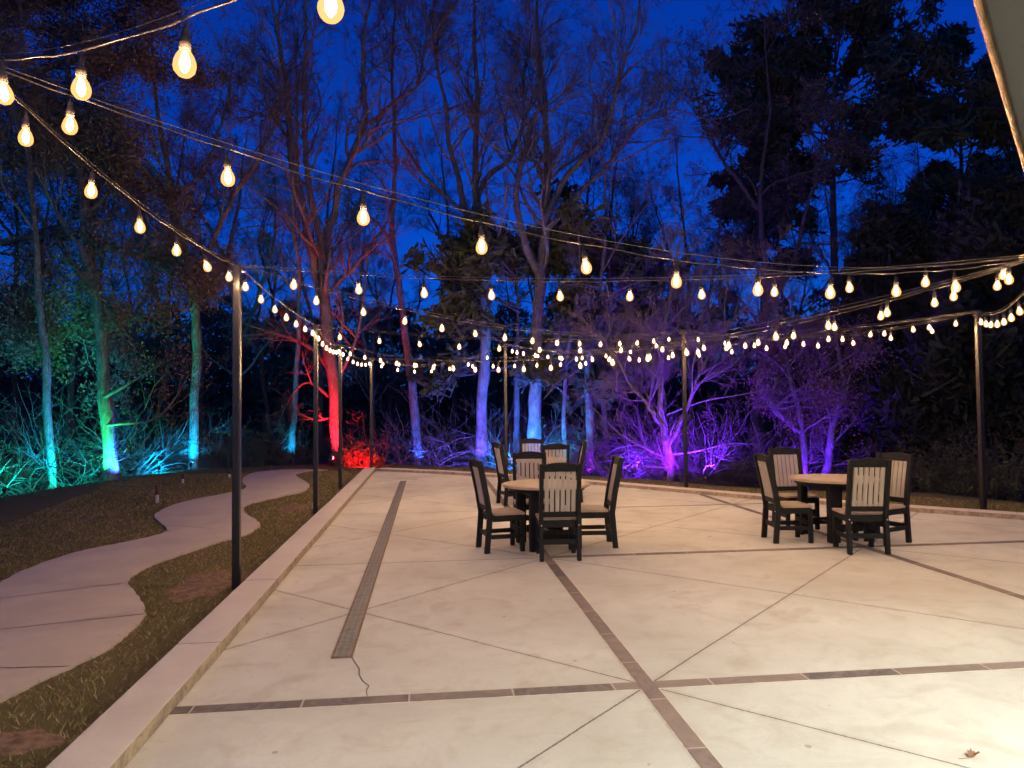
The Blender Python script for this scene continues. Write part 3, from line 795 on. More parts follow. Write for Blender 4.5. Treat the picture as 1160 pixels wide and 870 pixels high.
# ------------------------------------------------------------------ trees
def norm(v): return v/(np.linalg.norm(v, axis=-1, keepdims=True)+1e-9)
def grow(rng, start, d, L, r0, S, gn, trop, tip=0.3, droop=0.0):
    N = len(start); P = np.zeros((N, S+1, 3)); P[:, 0] = start; d = norm(d); st = (L/S)[:, None]
    for k in range(S):
        d = norm(d+rng.normal(size=(N, 3))*gn+np.array([0, 0, trop-droop*(k/S)]))
        P[:, k+1] = P[:, k]+d*st
    t = np.linspace(0, 1, S+1); Rr = np.maximum(r0[:, None]*(1-(1-tip)*t), 0.0034)
    return P, Rr
def spawn(rng, P, Rr, n, tmin, ang, lf, rf, lmean=None, tmax=1.0, bias=None):
    """n children per polyline -> start, dir, length, radius"""
    N, S, _ = P.shape; i = np.repeat(np.arange(N), n); t = rng.uniform(tmin, tmax, N*n)*(S-1)
    k = np.minimum(t.astype(int), S-2); f = (t-k)[:, None]
    a, b = P[i, k], P[i, k+1]; start = a+(b-a)*f; d = norm(b-a)
    rr = Rr[i, k]*(1-f[:, 0])+Rr[i, k+1]*f[:, 0]
    rv = norm(np.cross(d, rng.normal(size=d.shape)))
    an = rng.uniform(ang[0], ang[1], N*n)[:, None]
    nd_ = norm(d*np.cos(an)+rv*np.sin(an))
    if bias is not None: nd_ = norm(nd_+bias)
    Lp = np.linalg.norm(np.diff(P, axis=1), axis=2).sum(1)[i]
    L = Lp*rng.uniform(lf[0], lf[1], N*n)*(1-0.45*t/(S-1)) if lmean is None else rng.uniform(*lmean, N*n)*(1-0.4*t/(S-1))
    return start, nd_, L, rr*rf
def resample(pts, rad, S):
    pts = np.array(pts, float); rad = np.array(rad, float)
    u = np.concatenate([[0], np.cumsum(np.linalg.norm(np.diff(pts, axis=0), axis=1))]); u /= u[-1]
    t = np.linspace(0, 1, S)
    # smooth catmull-ish: linear then averaged
    q = np.stack([np.interp(t, u, pts[:, k]) for k in range(3)], 1); r = np.interp(t, u, rad)
    for _ in range(2): q[1:-1] = 0.25*q[:-2]+0.5*q[1:-1]+0.25*q[2:]
    return q, r
def leaves(rng, P, n, spread, size, elong=1.6):
    """n leaf-size faces round random points of the polylines"""
    N, S, _ = P.shape; i = rng.integers(0, N, n); k = rng.integers(0, S, n)
    c = P[i, k]+rng.normal(size=(n, 3))*spread
    a = norm(rng.normal(size=(n, 3))); b = norm(np.cross(a, rng.normal(size=(n, 3)))); s = rng.uniform(*size, n)[:, None]
    V = np.stack([c-a*s*elong, c+b*s*.6, c+a*s*elong, c-b*s*.6], 1).reshape(-1, 3)
    return V, np.arange(4*n).reshape(-1, 4)
def tufts(rng, P, n, per, ln, w, tmin=0.2, up=0.35, spread=0.0):
    """needle tufts: per slim pointed faces fanned out at n points"""
    N, S, _ = P.shape; i = rng.integers(0, N, n); k = np.minimum((rng.uniform(tmin, 1, n)*(S-1)).astype(int), S-2)
    c = P[i, k]+(P[i, k+1]-P[i, k])*rng.uniform(size=(n, 1)); ax = norm(norm(P[i, k+1]-P[i, k])+np.array([0, 0, up]))
    c = np.repeat(c, per, 0)+rng.normal(size=(n*per, 3))*spread; d = norm(np.repeat(ax, per, 0)+rng.normal(size=(n*per, 3))*0.55)
    s = norm(np.cross(d, rng.normal(size=d.shape)))*w; L = rng.uniform(*ln, n*per)[:, None]
    V = np.stack([c-s, c+s, c+d*L], 1).reshape(-1, 3)
    return V, np.arange(3*n*per).reshape(-1, 3)

def bare_tree(name, label, stems, seed, loc, dens=1.0, twig=1.0, bark='bark', leaf=None, nleaf=0, group='tall trees at the wood edge', l1=(1.8, 4.4), tmin=0.33, extra=None, cat='tree', lsize=(.018, .035), lspread=.10, n1=14, r1max=.06):
    """stems: list of (points world, radii); crown grown from them"""
    rng = np.random.default_rng(seed); loc = np.array(loc, float)
    o = empty(name, loc); tag(o, label, cat, group)
    tr, tw = [], []
    S = 34
    SP, SR = [], []
    for pts, rad in stems:
        q, r = resample(pts, rad, S); q = q-loc; r = r*(1+rng.normal(size=S)*.05)
        q[2:] += np.cumsum(rng.normal(size=(S-2, 3))*0.022, axis=0); SP.append(q); SR.append(r)
    SP, SR = np.array(SP), np.array(SR)
    tr.append((SP, SR, 10))
    P1, R1 = grow(rng, *spawn(rng, SP, SR, int(n1*dens), tmin, (0.5, 1.15), None, 0.48, l1), 9, 0.17, 0.07, 0.25)
    R1 = np.minimum(R1, r1max)
    if extra:
        for pts, rad in extra:
            q, r = resample(pts, rad, 10); P1 = np.concatenate([P1, (q-loc)[None]]); R1 = np.concatenate([R1, r[None]])
    tr.append((P1, R1, 6))
    P2, R2 = grow(rng, *spawn(rng, P1, R1, 7, 0.2, (0.4, 1.0), (0.35, 0.65), 0.55), 6, 0.20, 0.05, 0.3)
    tr.append((P2, R2, 4))
    P3, R3 = grow(rng, *spawn(rng, P2, R2, max(1, int(6*twig)), 0.15, (0.4, 1.0), (0.4, 0.7), 0.6), 4, 0.22, 0.04, 0.4)
    P4, R4 = grow(rng, *spawn(rng, P3, R3, max(1, int(5*twig)), 0.15, (0.4, 1.0), (0.4, 0.75), 0.65), 3, 0.22, 0.04, 0.5)
    V, q = join_tubes(tr); nst = len(SP)*S*10
    V[:nst] += rng.normal(size=(nst, 3))*(np.repeat(SR.reshape(-1), 10)*.07)[:, None]
    link('trunk', np_mesh('trunk', V, q), MT[bark], o, True)
    V, q = join_tubes([(P3, R3, 3), (P4, R4, 3)])
    cr = link('crown', np_mesh('crown', V, q), MT['twig'], o)
    if leaf:
        V, q = leaves(rng, P4, nleaf, lspread, lsize); link('leaves', np_mesh('leaves', V, q), MT[leaf], cr)
    return o

def px_stem(pxs, rads, D, seed=0, wander=0.35, ground=None):
    """stem through photo points, standing in the plane D metres ahead, wandering in depth as it rises"""
    rng = np.random.default_rng(seed); out = []; dd = 0.0; slope = rng.uniform(-.12, .12)
    p0 = atd(*pxs[0], D)
    for k, (a, b) in enumerate(pxs):
        p_ = atd(a, b, D); h = max(0, p_[2]-p0[2])
        out.append(atd(a, b, D+slope*h))
    r = [x*D/FPX for x in rads]
    if ground:
        g_ = out[0].copy(); g_[2] = gz(g_[0], g_[1])-0.25
        if g_[2] < out[0][2]: out = [g_]+out; r = [r[0]*1.12]+r
    return out, r
def hero(name, label, D, stems, seed, extra=None, **kw):
    st = []
    for k, (pxs, rads) in enumerate(stems): st.append(px_stem(pxs, rads, D, seed*7+k, ground=(k == 0)))
    ex = [px_stem(pxs, rads, D, seed*13+k) for k, (pxs, rads) in enumerate(extra or [])]
    base = st[0][0][0]; loc = (base[0], base[1], gz(base[0], base[1]))
    return bare_tree(name, label, st, seed, loc, extra=ex, **kw)

hero('bare_tree', 'slim tree with a teal lit trunk at the left edge of the wood', 19.0,
     [([(58, 552), (57, 480), (56, 430), (52, 380), (47, 320), (40, 220), (32, 80), (26, -60)], [5, 4.4, 4.2, 4, 3.8, 3.3, 2.2, 1])], 1, leaf='leafbrown', nleaf=7000, lspread=.14)
hero('bare_tree', 'leaning tree whose foot is lit green on one side and blue on the other', 19.2,
     [([(127, 546), (122, 490), (117, 440), (113, 390), (107, 340), (100, 300), (94, 250), (86, 190), (78, 130), (72, 60), (65, -60)], [9, 7.5, 7, 6.6, 6.4, 6.2, 5.8, 5, 4, 3, 1.2]),
      ([(100, 300), (85, 270), (60, 235), (40, 190), (30, 120)], [3.5, 3, 2.6, 2, 1])], 2, leaf='leafbrown', nleaf=12000, lspread=.16,
     extra=[([(118, 450), (126, 446), (150, 432), (190, 408)], [2, 1.9, 1.5, 0.7]), ([(121, 482), (150, 478), (172, 481), (192, 462), (206, 440), (213, 425)], [1.6, 1.6, 1.5, 1.2, 1, .6])])
hero('bare_tree', 'forked dark tree with a cyan lit foot, right of the leaning tree', 22.0,
     [([(219, 532), (219, 490), (219, 440), (221, 400), (219, 350), (213, 300), (203, 255), (194, 220), (186, 165), (178, 130), (170, 60), (168, -30)], [6, 5.2, 5, 5.2, 5, 4.4, 4, 3.6, 2.8, 2.2, 1.6, 1]),
      ([(219, 345), (228, 300), (240, 258), (258, 220), (285, 182), (305, 140), (318, 90)], [3.4, 3.2, 3, 2.6, 2.2, 1.6, .9]),
      ([(194, 222), (214, 210), (240, 175), (255, 130), (262, 70)], [2.4, 2.1, 1.7, 1.3, .8])], 3, leaf='leafbrown', nleaf=4000)
hero('bare_tree', 'thin pale blue lit trunk between the cyan tree and the red tree', 25.0,
     [([(328, 529), (332, 490), (335, 455), (337, 420), (341, 380), (338, 320), (330, 240), (335, 150), (330, 40)], [4.4, 3.6, 3.3, 3, 2.6, 2.2, 1.8, 1.4, .8])], 4, dens=.8)
hero('bare_tree', 'big many stemmed tree with its trunk lit bright red', 23.0,
     [([(383, 528), (382, 490), (381, 440), (374, 395), (367, 350), (363, 300), (362, 258), (352, 227), (344, 167), (345, 100), (347, 20), (345, -60)], [7.5, 6.6, 6.6, 7, 7, 5.5, 4, 3.6, 3, 2.4, 1.7, 1]),
      ([(366, 345), (357, 300), (341, 242), (329, 200), (324, 150), (323, 108), (314, 50), (304, -20)], [5, 4.6, 4.2, 3.6, 3.2, 2.7, 2, 1.2]),
      ([(365, 320), (371, 278), (387, 213), (403, 177), (418, 140), (415, 93), (415, 50), (425, -10)], [5, 4.6, 4, 3.6, 3.2, 2.5, 2, 1.2]),
      ([(418, 141), (447, 117), (472, 100), (479, 60), (490, 10)], [2.2, 2, 1.7, 1.3, .8])], 5, l1=(2.0, 4.8), n1=18,
     extra=[([(382, 432), (371, 424), (366, 405), (360, 392), (343, 388), (327, 384), (305, 374), (283, 369)], [2.4, 2.3, 2.2, 1.8, 1.5, 1.3, 1, .6]),
            ([(381, 430), (395, 408), (403, 390), (408, 370), (411, 338), (416, 312), (416, 278)], [2.2, 2.1, 2, 1.8, 1.5, 1.1, .7]),
            ([(376, 400), (385, 385), (392, 357), (382, 330), (377, 300), (375, 270)], [2.2, 2.1, 1.8, 1.5, 1.1, .7]),
            ([(380, 455), (366, 445), (350, 425), (340, 432), (322, 460), (312, 490)], [2, 1.9, 1.6, 1.3, 1, .6]),
            ([(381, 470), (360, 478), (342, 470), (326, 462)], [1.5, 1.4, 1.1, .6])])
hero('bare_tree', 'slender dim violet trunk to the right of the red tree', 25.0,
     [([(474, 530), (471, 490), (468, 440), (463, 395), (457, 330), (447, 260), (452, 180), (446, 90), (450, 0)], [6.5, 5.2, 4.6, 4.2, 3.6, 3, 2.4, 1.7, 1])], 6)
hero('bare_tree', 'tall spreading tree with a violet lit trunk behind the far kerb', 24.0,
     [([(545, 530), (544, 480), (544, 430), (546, 380), (544, 330), (540, 280), (534, 232), (530, 180), (533, 120), (528, 60), (530, -30)], [8, 6.6, 6.2, 6, 5.6, 5.2, 4.8, 3.8, 3, 2.2, 1.2]),
      ([(538, 268), (522, 222), (518, 196), (504, 160), (506, 123), (495, 70), (490, 10)], [3.6, 3.4, 3, 2.6, 2.2, 1.6, 1]),
      ([(536, 240), (548, 202), (575, 186), (592, 150), (590, 100), (600, 40)], [3.2, 3, 2.6, 2.1, 1.6, .9])], 7, l1=(2.0, 4.8), n1=18,
     extra=[([(536, 250), (505, 222), (478, 200), (455, 160), (440, 130)], [2.4, 2.1, 1.8, 1.3, .7])])
hero('bare_tree', 'thickest trunk, lit bright blue, behind the farthest table', 22.5,
     [([(606, 530), (606, 484), (607, 424), (610, 372), (612, 320), (616, 250), (618, 200), (617, 150), (615, 100), (610, 50), (604, -30)], [9, 8, 7.4, 6.8, 6, 5, 4.4, 3.6, 2.8, 2, 1.2]),
      ([(612, 315), (592, 272), (582, 222), (592, 170), (605, 120), (600, 60)], [4.4, 4, 3.4, 2.8, 2, 1]),
      ([(616, 250), (645, 200), (664, 180), (693, 158), (706, 110), (711, 80), (730, 40), (735, -20)], [4, 3.6, 3.2, 2.8, 2.2, 1.8, 1.3, .8]),
      ([(618, 262), (660, 215), (690, 190), (720, 143), (767, 120), (793, 87)], [3.4, 3, 2.6, 2.1, 1.5, .8])], 8, l1=(2.0, 5.0), n1=20)
hero('bare_tree', 'very thin trunk lit electric blue, just right of the thickest trunk', 22.0,
     [([(641, 532), (642, 480), (643, 435), (646, 390), (650, 330), (655, 260)], [2.9, 2.5, 2.2, 1.9, 1.5, .8])], 9, dens=.7, l1=(1, 2))
hero('bare_tree', 'dim purple trunk between the blue trunks and the magenta tree', 23.0,
     [([(669, 535), (668, 490), (667, 440), (670, 390), (680, 330), (690, 260), (688, 180)], [5, 4.4, 4, 3.4, 2.6, 1.8, .9])], 10, dens=.8)
hero('bare_tree', 'low branching tree lit bright magenta beside the pole', 18.5,
     [([(758, 549), (756, 515), (753, 480), (751, 442), (754, 400), (764, 360), (770, 320), (785, 270)], [5.6, 4.8, 3.8, 2.9, 2.4, 1.9, 1.4, .7]),
      ([(757, 505), (764, 492), (775, 470), (789, 440), (797, 412), (815, 372), (845, 335), (870, 300)], [2.3, 2.2, 2, 1.8, 1.6, 1.3, 1, .5]),
      ([(754, 485), (744, 472), (730, 455), (708, 436), (690, 400), (670, 375)], [2, 1.9, 1.7, 1.4, 1, .6])], 11, l1=(1.2, 2.8), tmin=.10, n1=22, r1max=.022,
     extra=[([(757, 520), (738, 512), (722, 503), (702, 494), (688, 478), (672, 462)], [1.2, 1.1, 1, .8, .6, .4]), ([(758, 515), (790, 512), (830, 500), (862, 505)], [1.1, 1, .7, .4]),
            ([(757, 530), (725, 528), (700, 534), (675, 528)], [1, .8, .6, .4]), ([(755, 470), (800, 452), (840, 448), (870, 440)], [1, .8, .6, .4])])
hero('budding_tree', 'budding tree with a faint violet trunk behind the right hand table', 20.0,
     [([(912, 552), (909, 520), (906, 490), (902, 465), (890, 430), (880, 390), (875, 340)], [4.4, 4, 3.4, 2.8, 2.2, 1.6, .8]),
      ([(906, 490), (880, 468), (870, 462), (896, 440), (921, 420), (927, 400)], [2.4, 2.2, 2, 1.7, 1.4, .7]),
      ([(935, 552), (938, 510), (942, 470), (950, 430), (945, 380)], [4.8, 4.2, 3.4, 2.4, 1])], 12, l1=(1.2, 2.6), tmin=.12, r1max=.025, leaf='leafbrown', nleaf=16000, n1=12, lspread=.18, lsize=(.015, .03))
hero('budding_tree', 'tree off the left edge with brown budding boughs spreading behind the leaning tree', 20.5,
     [([(-190, 640), (-180, 520), (-165, 400), (-140, 280), (-100, 170), (-60, 60), (-30, -80)], [10, 9, 8, 7, 5.5, 4, 2]),
      ([(-160, 380), (-100, 320), (-30, 280), (40, 268), (110, 275), (180, 300), (225, 330)], [6, 5.2, 4.4, 3.6, 2.8, 2, 1]),
      ([(-130, 250), (-60, 200), (20, 180), (90, 170), (150, 185), (200, 215)], [5.5, 4.6, 3.8, 3, 2.2, 1.2]),
      ([(-95, 160), (-20, 110), (60, 70), (130, 60), (190, 70)], [5, 4.2, 3.4, 2.4, 1.2]),
      ([(-70, 90), (10, 10), (90, -20), (170, -30)], [4, 3.4, 2.4, 1.2]),
      ([(-150, 340), (-60, 345), (0, 352), (60, 370), (110, 392)], [4, 3.4, 2.6, 1.8, .9])], 13, l1=(1.6, 3.6), tmin=.3, leaf='leafbrown', nleaf=120000, n1=16, lspread=.20, lsize=(.020, .046), twig=1.0)

def pine(label, px, py0, D, top_px, seed, trunk_r, b0, Lmax, shape='cone', mat='needle_d', lean=0, n=68, tuft=17550, group='pine trees beyond the patio', per=8, forks=None):
    """pine: trunk, boughs from height fraction b0 with a crown profile, needle tufts clumped at the bough ends"""
    rng = np.random.default_rng(seed); base = atd(px, py0, D); base[2] = gz(base[0], base[1]); top = atd(px+lean, top_px, D)
    o = empty('pine_tree', base); tag(o, label, 'pine tree', group)
    pts = [np.array([0, 0, -0.2]), (top-base)*0.4+rng.normal(size=3)*.15, (top-base)*0.75+rng.normal(size=3)*.15, top-base]
    q, r = resample(pts, [trunk_r, trunk_r*.8, trunk_r*.45, .02], 20)
    SP, SR = q[None], r[None]
    t = b0+(1-b0)*rng.uniform(size=n)**.9
    ti = t*19; k = np.minimum(ti.astype(int), 18); f = (ti-k)[:, None]; bs = q[k]*(1-f)+q[k+1]*f
    u = (t-b0)/(1-b0)
    prof = (1-u)**.7*(.35+.65*np.minimum(1, u*5)) if shape == 'cone' else np.sqrt(np.clip(1-((u-.55)/.62)**2, .05, 1))
    a = rng.uniform(0, 2*np.pi, n); el = np.where(u > .6, .55, .1) if shape != 'cone' else .15
    bd = np.stack([np.cos(a), np.sin(a), el+rng.normal(size=n)*.15], 1); bL = Lmax*prof*rng.uniform(.5, 1.1, n)+.3
    br = np.minimum(.05, .012*bL+.01)
    if forks:
        for f_ in forks:
            qq, rr = resample([atd(a_, b_, D)-base for a_, b_ in f_], np.linspace(trunk_r*.38, .02, len(f_)), 20)
            qq[:, 1] += np.linspace(0, rng.uniform(-1.5, 1.5), 20)
            SP = np.concatenate([SP, qq[None]]); SR = np.concatenate([SR, rr[None]])
        s2, d2, l2, r2 = spawn(rng, SP[1:], SR[1:], 16, .25, (.5, 1.1), None, .45, (.7, 1.9))
        bs = np.concatenate([bs, s2]); bd = np.concatenate([bd, d2]); bL = np.concatenate([bL, l2]); br = np.concatenate([br, np.minimum(r2, .03)])
    P1, R1 = grow(rng, bs, bd, bL, br, 8, 0.13, 0.03, 0.25)
    P2, R2 = grow(rng, *spawn(rng, P1, R1, 7, 0.25, (0.4, 1.0), (0.25, 0.5), 0.55), 5, 0.18, 0.08, 0.35)
    P3, R3 = grow(rng, *spawn(rng, P2, R2, 4, 0.3, (0.4, 1.0), (0.4, 0.7), 0.6), 3, 0.2, 0.10, 0.5)
    V, qd = join_tubes([(SP, SR, 9), (P1, R1, 5), (P2, R2, 3), (P3, R3, 3)])
    link('trunk', np_mesh('trunk', V, qd), MT['bark_d'], o, True)
    keep = rng.uniform(size=len(P3)) < 0.8
    V, t_ = tufts(rng, P3[keep], tuft, per, (0.09, 0.20), 0.0030, .1, .9, .20)
    link('crown', np_mesh('crown', V, t_), MT[mat], o)
    return o
pine('tall flat topped pine whose crown rises highest on the right', 948, 560, 30.0, 20, 31, .20, .62, 4.4, 'umbrella', n=38, tuft=4277,
     forks=[[(945, 133), (968, 77), (985, 50), (1000, 10), (1005, -30)], [(946, 130), (925, 95), (905, 85), (870, 80)], [(950, 200), (985, 150), (1017, 108), (1050, 70), (1080, 50)], [(947, 160), (920, 130), (890, 125), (850, 130)]])
pine('dark bushy pine left of the tallest pine, its crown lower', 862, 560, 32.0, 92, 32, .15, .50, 2.6, 'umbrella', n=50, tuft=3326)
pine('dark pine at the right, its crown partly hidden by the porch roof', 1085, 560, 27.0, 95, 33, .16, .45, 2.8, 'umbrella', n=50, tuft=3326)
pine('pine with low brown green boughs hanging above the farthest table', 585, 525, 23.5, 305, 34, .11, .42, 3.4, 'umbrella', mat='needle', n=22, tuft=1411)
pine('smaller pine with green boughs right of the thickest blue trunk', 690, 530, 23.5, 290, 35, .10, .40, 2.8, 'umbrella', mat='needle', n=21, tuft=1254)
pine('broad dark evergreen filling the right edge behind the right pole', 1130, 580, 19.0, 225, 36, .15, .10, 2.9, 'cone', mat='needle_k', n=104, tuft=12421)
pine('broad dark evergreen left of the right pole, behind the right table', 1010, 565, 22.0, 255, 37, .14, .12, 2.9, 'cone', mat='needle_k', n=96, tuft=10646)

# --- the wood behind: copies of a few bare trees, each its own thing
def copy_tree(o, parent=None):
    c = o.copy(); COL.objects.link(c)
    if parent is not None: c.parent = parent
    for ch in kids(o): copy_tree(ch, c)
    return c
def proto_tree(seed, H, lean):
    rng = np.random.default_rng(seed); pts = [np.array([0, 0, -.3])]
    for k in range(1, 6): pts.append(np.array([lean*k/5+rng.normal()*.2, rng.normal()*.3, H*k/5]))
    sub = [(pts, [.14, .12, .10, .075, .05, .02])]
    p2, p3 = pts[2], pts[3]
    sub.append(([p2, p2+np.array([.8, .3, 1.6]), p2+np.array([1.3, .2, 3.6]), p2+np.array([1.5, .5, 6])], [.09, .07, .05, .02]))
    sub.append(([p3, p3+np.array([-.8, -.3, 1.4]), p3+np.array([-1.5, .2, 3.0]), p3+np.array([-1.7, -.5, 5])], [.07, .055, .04, .015]))
    return bare_tree('background_tree', 'dim bare tree deep in the dark wood behind the lit trunks', sub, seed, (0, 0, 0), group='bare trees deep in the wood', l1=(1.8, 4.0), tmin=.2, n1=13, bark='bark_d', leaf='leafbrown', nleaf=5000)
protos = [proto_tree(51, 15, .5), proto_tree(52, 17, -.8), proto_tree(53, 13, .2)]
brng = random.Random(5); first = [True]*3; k = 0
bgs = [(-60, 27), (20, 31), (85, 26), (150, 30), (180, 36), (262, 28), (300, 34), (355, 32), (415, 29), (440, 37), (520, 39), (700, 29), (725, 38), (790, 27), (830, 33), (860, 25), (900, 37), (985, 33), (1040, 30), (1075, 38), (1120, 33), (1190, 27), (-140, 24), (1290, 25), (110, 40), (230, 42), (610, 44), (770, 45), (960, 44)]
for (px, D) in bgs:
    w = atd(px, 500, D); i = k % 3; k += 1
    if first[i]: o = protos[i]; first[i] = False
    else: o = copy_tree(protos[i])
    s = brng.uniform(.8, 1.1); o.location = (w[0], w[1], gz(w[0], w[1])); o.rotation_euler = (0, 0, brng.uniform(0, 6.28)); o.scale = (s, s, s)

# --- understory: bare arching shrubs
def shrub_proto(seed, n, L, r, sub1, sub2, spread, name, droop=.10, leaf=None, nl=0, lsize=(.015, .03)):
    rng = np.random.default_rng(seed)
    a = rng.uniform(0, 2*np.pi, n); d = np.stack([np.cos(a)*spread, np.sin(a)*spread, rng.uniform(.35, 1.0, n)], 1)
    P1, R1 = grow(rng, rng.normal(size=(n, 3))*np.array([.18, .18, 0]), d, rng.uniform(*L, n), rng.uniform(.5, 1.2, n)*r, 9, .20, .05, .3, droop)
    P2, R2 = grow(rng, *spawn(rng, P1, R1, sub1, .2, (.4, 1.1), (.35, .65), .6), 6, .18, .02, .35, droop)
    P3, R3 = grow(rng, *spawn(rng, P2, R2, sub2, .15, (.4, 1.1), (.35, .7), .65), 4, .2, 0, .5, droop*.5)
    V, q = join_tubes([(P1, R1, 5), (P2, R2, 3), (P3, R3, 3)])
    o = link(name, np_mesh(name, V, q), MT['twig'])
    if leaf:
        V, q = leaves(rng, P3, nl, .05, lsize); link('leaves', np_mesh('leaves', V, q), MT[leaf], o)
    return o
S_A = shrub_proto(61, 17, (1.6, 3.4), .016, 6, 3, .9, 'bare_shrub')
S_B = shrub_proto(62, 14, (1.4, 2.9), .015, 6, 3, 1.3, 'bare_shrub', .16)
S_C = shrub_proto(63, 26, (1.2, 2.2), .010, 6, 5, .8, 'leafy_shrub', .06, 'leafgreen', 2600)
S_D = shrub_proto(64, 60, (.8, 1.8), .006, 3, 2, .25, 'reed_clump', -.02)
S_E = shrub_proto(65, 40, (.25, .6), .006, 6, 4, 1.0, 'ivy_shrub', .06, 'leafred', 6000, (.02, .045))
suse = {}
def shrub(proto, px, D, s, label, group, rz=None):
    if proto.name in suse: o = copy_tree(proto)
    else: o = proto; suse[proto.name] = 1
    w = atd(px, 500, D); o.location = (w[0], w[1], gz(w[0], w[1])-.03); o.rotation_euler = (0, 0, brng.uniform(0, 6.28) if rz is None else rz)
    q = s*brng.uniform(.9, 1.1); o.scale = (q, q, q*brng.uniform(.9, 1.05)); tag(o, label, 'shrub', group)
GC, GR, GB, GP, GK = 'cyan lit shrubs behind the left lawn', 'red lit shrubs by the red tree', 'blue lit shrubs behind the far kerb', 'purple lit shrubs by the magenta tree', 'dark shrubs at the right'
LC, LR, LB, LP, LK = 'tangled bare shrub lit cyan beyond the left lawn edge', 'tangled bare shrub lit dull red near the red trunk', 'tangled bare shrub lit blue beyond the far kerb', 'tangled bare shrub lit purple around the magenta tree', 'dark unlit shrub beyond the grass strip on the right'
for px, D, s in [(-30, 16.5, 1.1), (25, 18, 1.2), (80, 19.8, 1.0), (105, 21, 1.2), (150, 20.5, .9), (172, 21.5, 1.0), (195, 24, 1.1), (250, 23.5, .9)]:
    shrub(S_A if brng.random() < .5 else S_B, px, D, s, LC, GC)
for px, D, s in [(-60, 18.2, 1.1), (45, 21.5, 1.2), (265, 25, 1.2), (300, 26, 1.2)]: shrub(S_C, px, D, s, 'leafy shrub lit green and teal beyond the left lawn', 'leafy shrubs beyond the left lawn')
for px, D, s in [(200, 23.0, .9), (240, 23.6, .9), (285, 24.5, .8)]: shrub(S_D, px, D, s, 'upright clump of dry reeds beside the cyan lit trunk', 'reed clumps at the lawn edge')
for px, D, s in [(335, 24.5, .9), (425, 24.0, .9), (450, 23.5, .9), (365, 25.5, .8)]: shrub(S_B, px, D, s, LR, GR)
for px, D, s in [(400, 22.7, 1.0), (415, 22.8, .8)]: shrub(S_E, px, D, s, 'low leafy shrub glowing red at the foot of the red tree', 'low red shrubs')
for px, D, s in [(500, 23, 1.0), (525, 24.5, 1.0), (570, 23.0, .9), (590, 21.8, .9), (630, 21.5, .9), (655, 22.5, 1.0), (480, 25.5, 1.1)]: shrub(S_A if brng.random() < .5 else S_B, px, D, s, LB, GB)
for px, D, s in [(700, 20.5, 1.1), (728, 19.3, .9), (790, 18.8, .9), (815, 19.8, 1.0), (845, 20.5, 1.0), (690, 22.5, 1.2), (770, 20.2, 1.0), (875, 19.5, 1.1), (745, 21.5, 1.3), (820, 22, 1.3), (950, 20.5, 1.1)]: shrub(S_B if brng.random() < .6 else S_A, px, D, s, LP, GP)
for px, D, s in [(980, 19.5, 1.0), (1060, 17.5, 1.0), (1110, 16.5, 1.1), (1170, 15.5, 1.2)]: shrub(S_C, px, D, s, LK, GK)

# --- the far wood, one dark mass
def far_wood():
    rng = np.random.default_rng(77); Vs, Qs, off = [], [], 0
    for ring, (D0, n, hh) in enumerate([(50, 46, 9.5), (62, 50, 11.5), (78, 56, 13)]):
        for k in range(n):
            px = -560+2300*(k+rng.uniform(-.4, .4))/n; D = D0+rng.uniform(-5, 5); w = atd(px, 470, D); z = gz(w[0], w[1])
            h = hh*rng.uniform(.65, 1.15); r = rng.uniform(2.2, 3.6); m = 900
            u = rng.uniform(size=m); t = rng.uniform(0.02, 1, m); rr = r*np.sqrt(u)*np.sin(np.pi*np.clip(t*.85+.12, 0, 1))**.6; a = rng.uniform(0, 6.28, m)
            c = np.stack([w[0]+rr*np.cos(a), w[1]+rr*np.sin(a), z+h*t], 1)
            d = norm(rng.normal(size=(m, 3))+np.array([0, 0, .8])); s = norm(np.cross(d, rng.normal(size=(m, 3)))); L = rng.uniform(.25, .65, m)[:, None]; ww = rng.uniform(.05, .16, m)[:, None]
            V = np.stack([c-d*L, c+s*ww, c+d*L, c-s*ww], 1).reshape(-1, 3); Vs.append(V); Qs.append(np.arange(4*m).reshape(-1, 4)+off); off += 4*m
    o = link('far_wood', np_mesh('far_wood', np.concatenate(Vs), np.concatenate(Qs)), MT['needle_d']); tag(o, kind='stuff')
far_wood()

# ------------------------------------------------------------------ coloured uplights
def uplight(px, D, tx, ty, tD, col, watts, spot, label, off=0.0):
    w = atd(px, 540, D); z = gz(w[0], w[1]); base = np.array([w[0], w[1], z]); tgt = atd(tx, ty, tD)
    o = empty('uplight', base); tag(o, label, 'uplight', 'coloured garden uplights')
    pos = Vector((0, 0, 0.17)); aim = (Vector(tgt-base)-pos).normalized(); rot = aim.to_track_quat('Z', 'Y').to_matrix().to_4x4()
    BM().cyl((0, 0, -.1), (0, 0, .15), .010, None, 8).build('stake', MT['pole'], o)
    h = BM().lathe([(.035, -.06), (.045, -.04), (.045, .045), (.040, .045), (.040, .025)], 16).build('housing', MT['pole'], o); h.matrix_local = Matrix.Translation(pos) @ rot
    lm = mat_emit('uplight_lens', col, 4.0)
    l = BM().lathe([(.039, .020), (.039, .026)], 16).build('lens', lm, h)
    L = bpy.data.lights.new('uplight_lamp', 'SPOT'); L.energy = watts; L.color = col; L.spot_size = R_(spot); L.spot_blend = .8; L.shadow_soft_size = .03
    lo = bpy.data.objects.new('uplight_lamp', L); COL.objects.link(lo); lo.parent = o
    lo.matrix_local = Matrix.Translation(pos+aim*.05) @ (-aim).to_track_quat('Z', 'Y').to_matrix().to_4x4()
PUR = (.10, .012, 1.0)
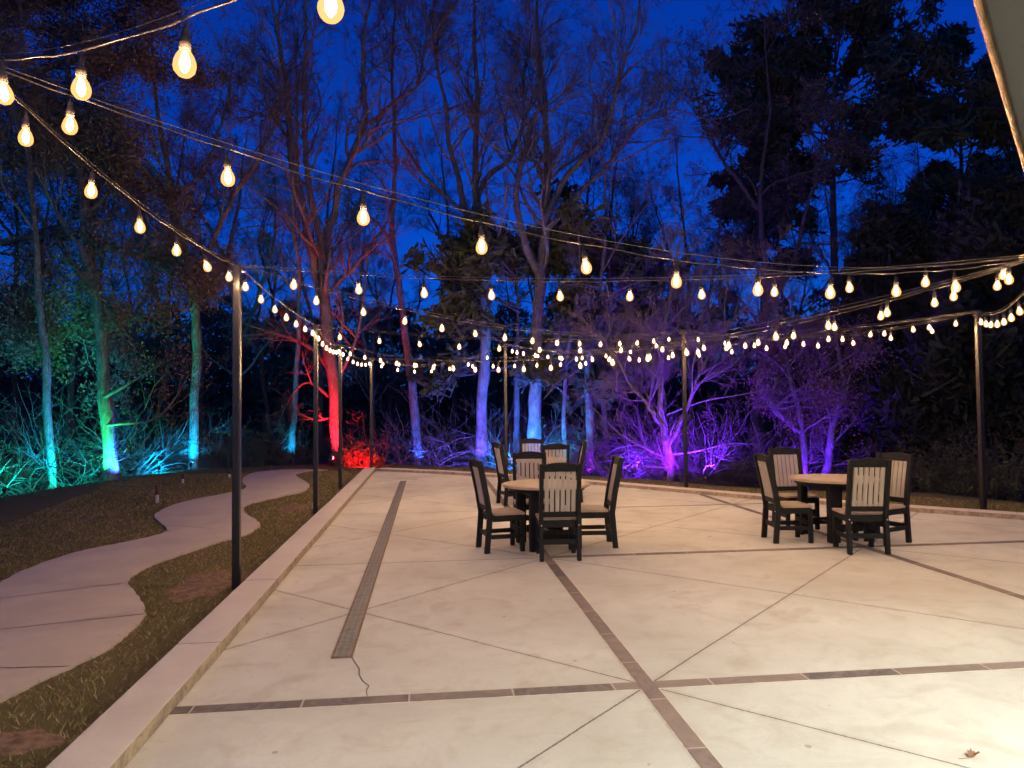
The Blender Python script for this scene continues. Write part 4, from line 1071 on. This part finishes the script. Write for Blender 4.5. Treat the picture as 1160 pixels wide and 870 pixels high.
CY, GRN, BLU, RED, VIO, MAG, TEAL = (.0, .42, 1.0), (.02, 1.0, .25), (.02, .10, 1.0), (1.0, .006, .02), (.10, .05, 1.0), (.21, .005, 1.0), (0, .85, .75)
uplight(112, 18.5, 121, 505, 19.2, GRN, 380, 80, 'green lamp at the foot of the leaning tree')
uplight(147, 19.05, 122, 515, 19.2, BLU, 260, 90, 'blue lamp at the foot of the leaning tree')
uplight(54, 18.2, 57, 500, 19.0, CY, 200, 84, 'cyan lamp at the foot of the leftmost trunk')
uplight(5, 16.4, 20, 490, 18.0, TEAL, 170, 130, 'teal lamp among the shrubs at the left edge')
uplight(216, 21.2, 219, 490, 22.0, CY, 320, 90, 'cyan lamp at the foot of the forked tree')
uplight(329, 24.2, 332, 490, 25.0, CY, 160, 70, 'pale blue lamp at the foot of the thin trunk')
uplight(378, 22.25, 380, 470, 23.0, RED, 1300, 80, 'red lamp at the foot of the red tree')
uplight(410, 21.6, 412, 515, 23.0, RED, 110, 120, 'red lamp among the low red shrubs')
uplight(478, 24.1, 470, 490, 25.0, BLU, 260, 80, 'dim blue lamp at the slender violet trunk')
uplight(545, 23.1, 544, 480, 24.0, VIO, 430, 84, 'violet lamp at the foot of the spreading tree')
uplight(602, 21.4, 607, 480, 22.5, BLU, 850, 90, 'blue lamp at the foot of the thickest trunk')
uplight(634, 21.3, 640, 490, 22.0, CY, 260, 100, 'blue lamp beside the very thin trunk')
uplight(670, 22.1, 668, 490, 23.0, MAG, 140, 110, 'dim purple lamp at the dim purple trunk')
uplight(754, 17.6, 755, 490, 18.5, MAG, 250, 130, 'magenta lamp at the foot of the low branching tree')
uplight(800, 17.8, 790, 470, 18.6, PUR, 832, 140, 'violet lamp right of the magenta tree')
uplight(912, 19.1, 908, 490, 20.0, PUR, 416, 130, 'violet lamp behind the right hand table')
uplight(85, 18.6, 80, 490, 20.5, TEAL, 150, 140, 'teal lamp among the shrubs between the two leftmost lit trunks')
uplight(180, 20.2, 172, 500, 22.0, CY, 200, 140, 'cyan lamp among the shrubs left of the forked tree')
uplight(575, 21.4, 572, 495, 23.0, (.02, .20, 1.0), 420, 140, 'blue lamp among the shrubs left of the thickest trunk')
uplight(512, 21.9, 508, 495, 23.5, VIO, 200, 140, 'blue lamp among the shrubs left of the spreading tree')
uplight(716, 18.7, 712, 480, 20.5, PUR, 528, 140, 'purple lamp among the shrubs left of the magenta tree')
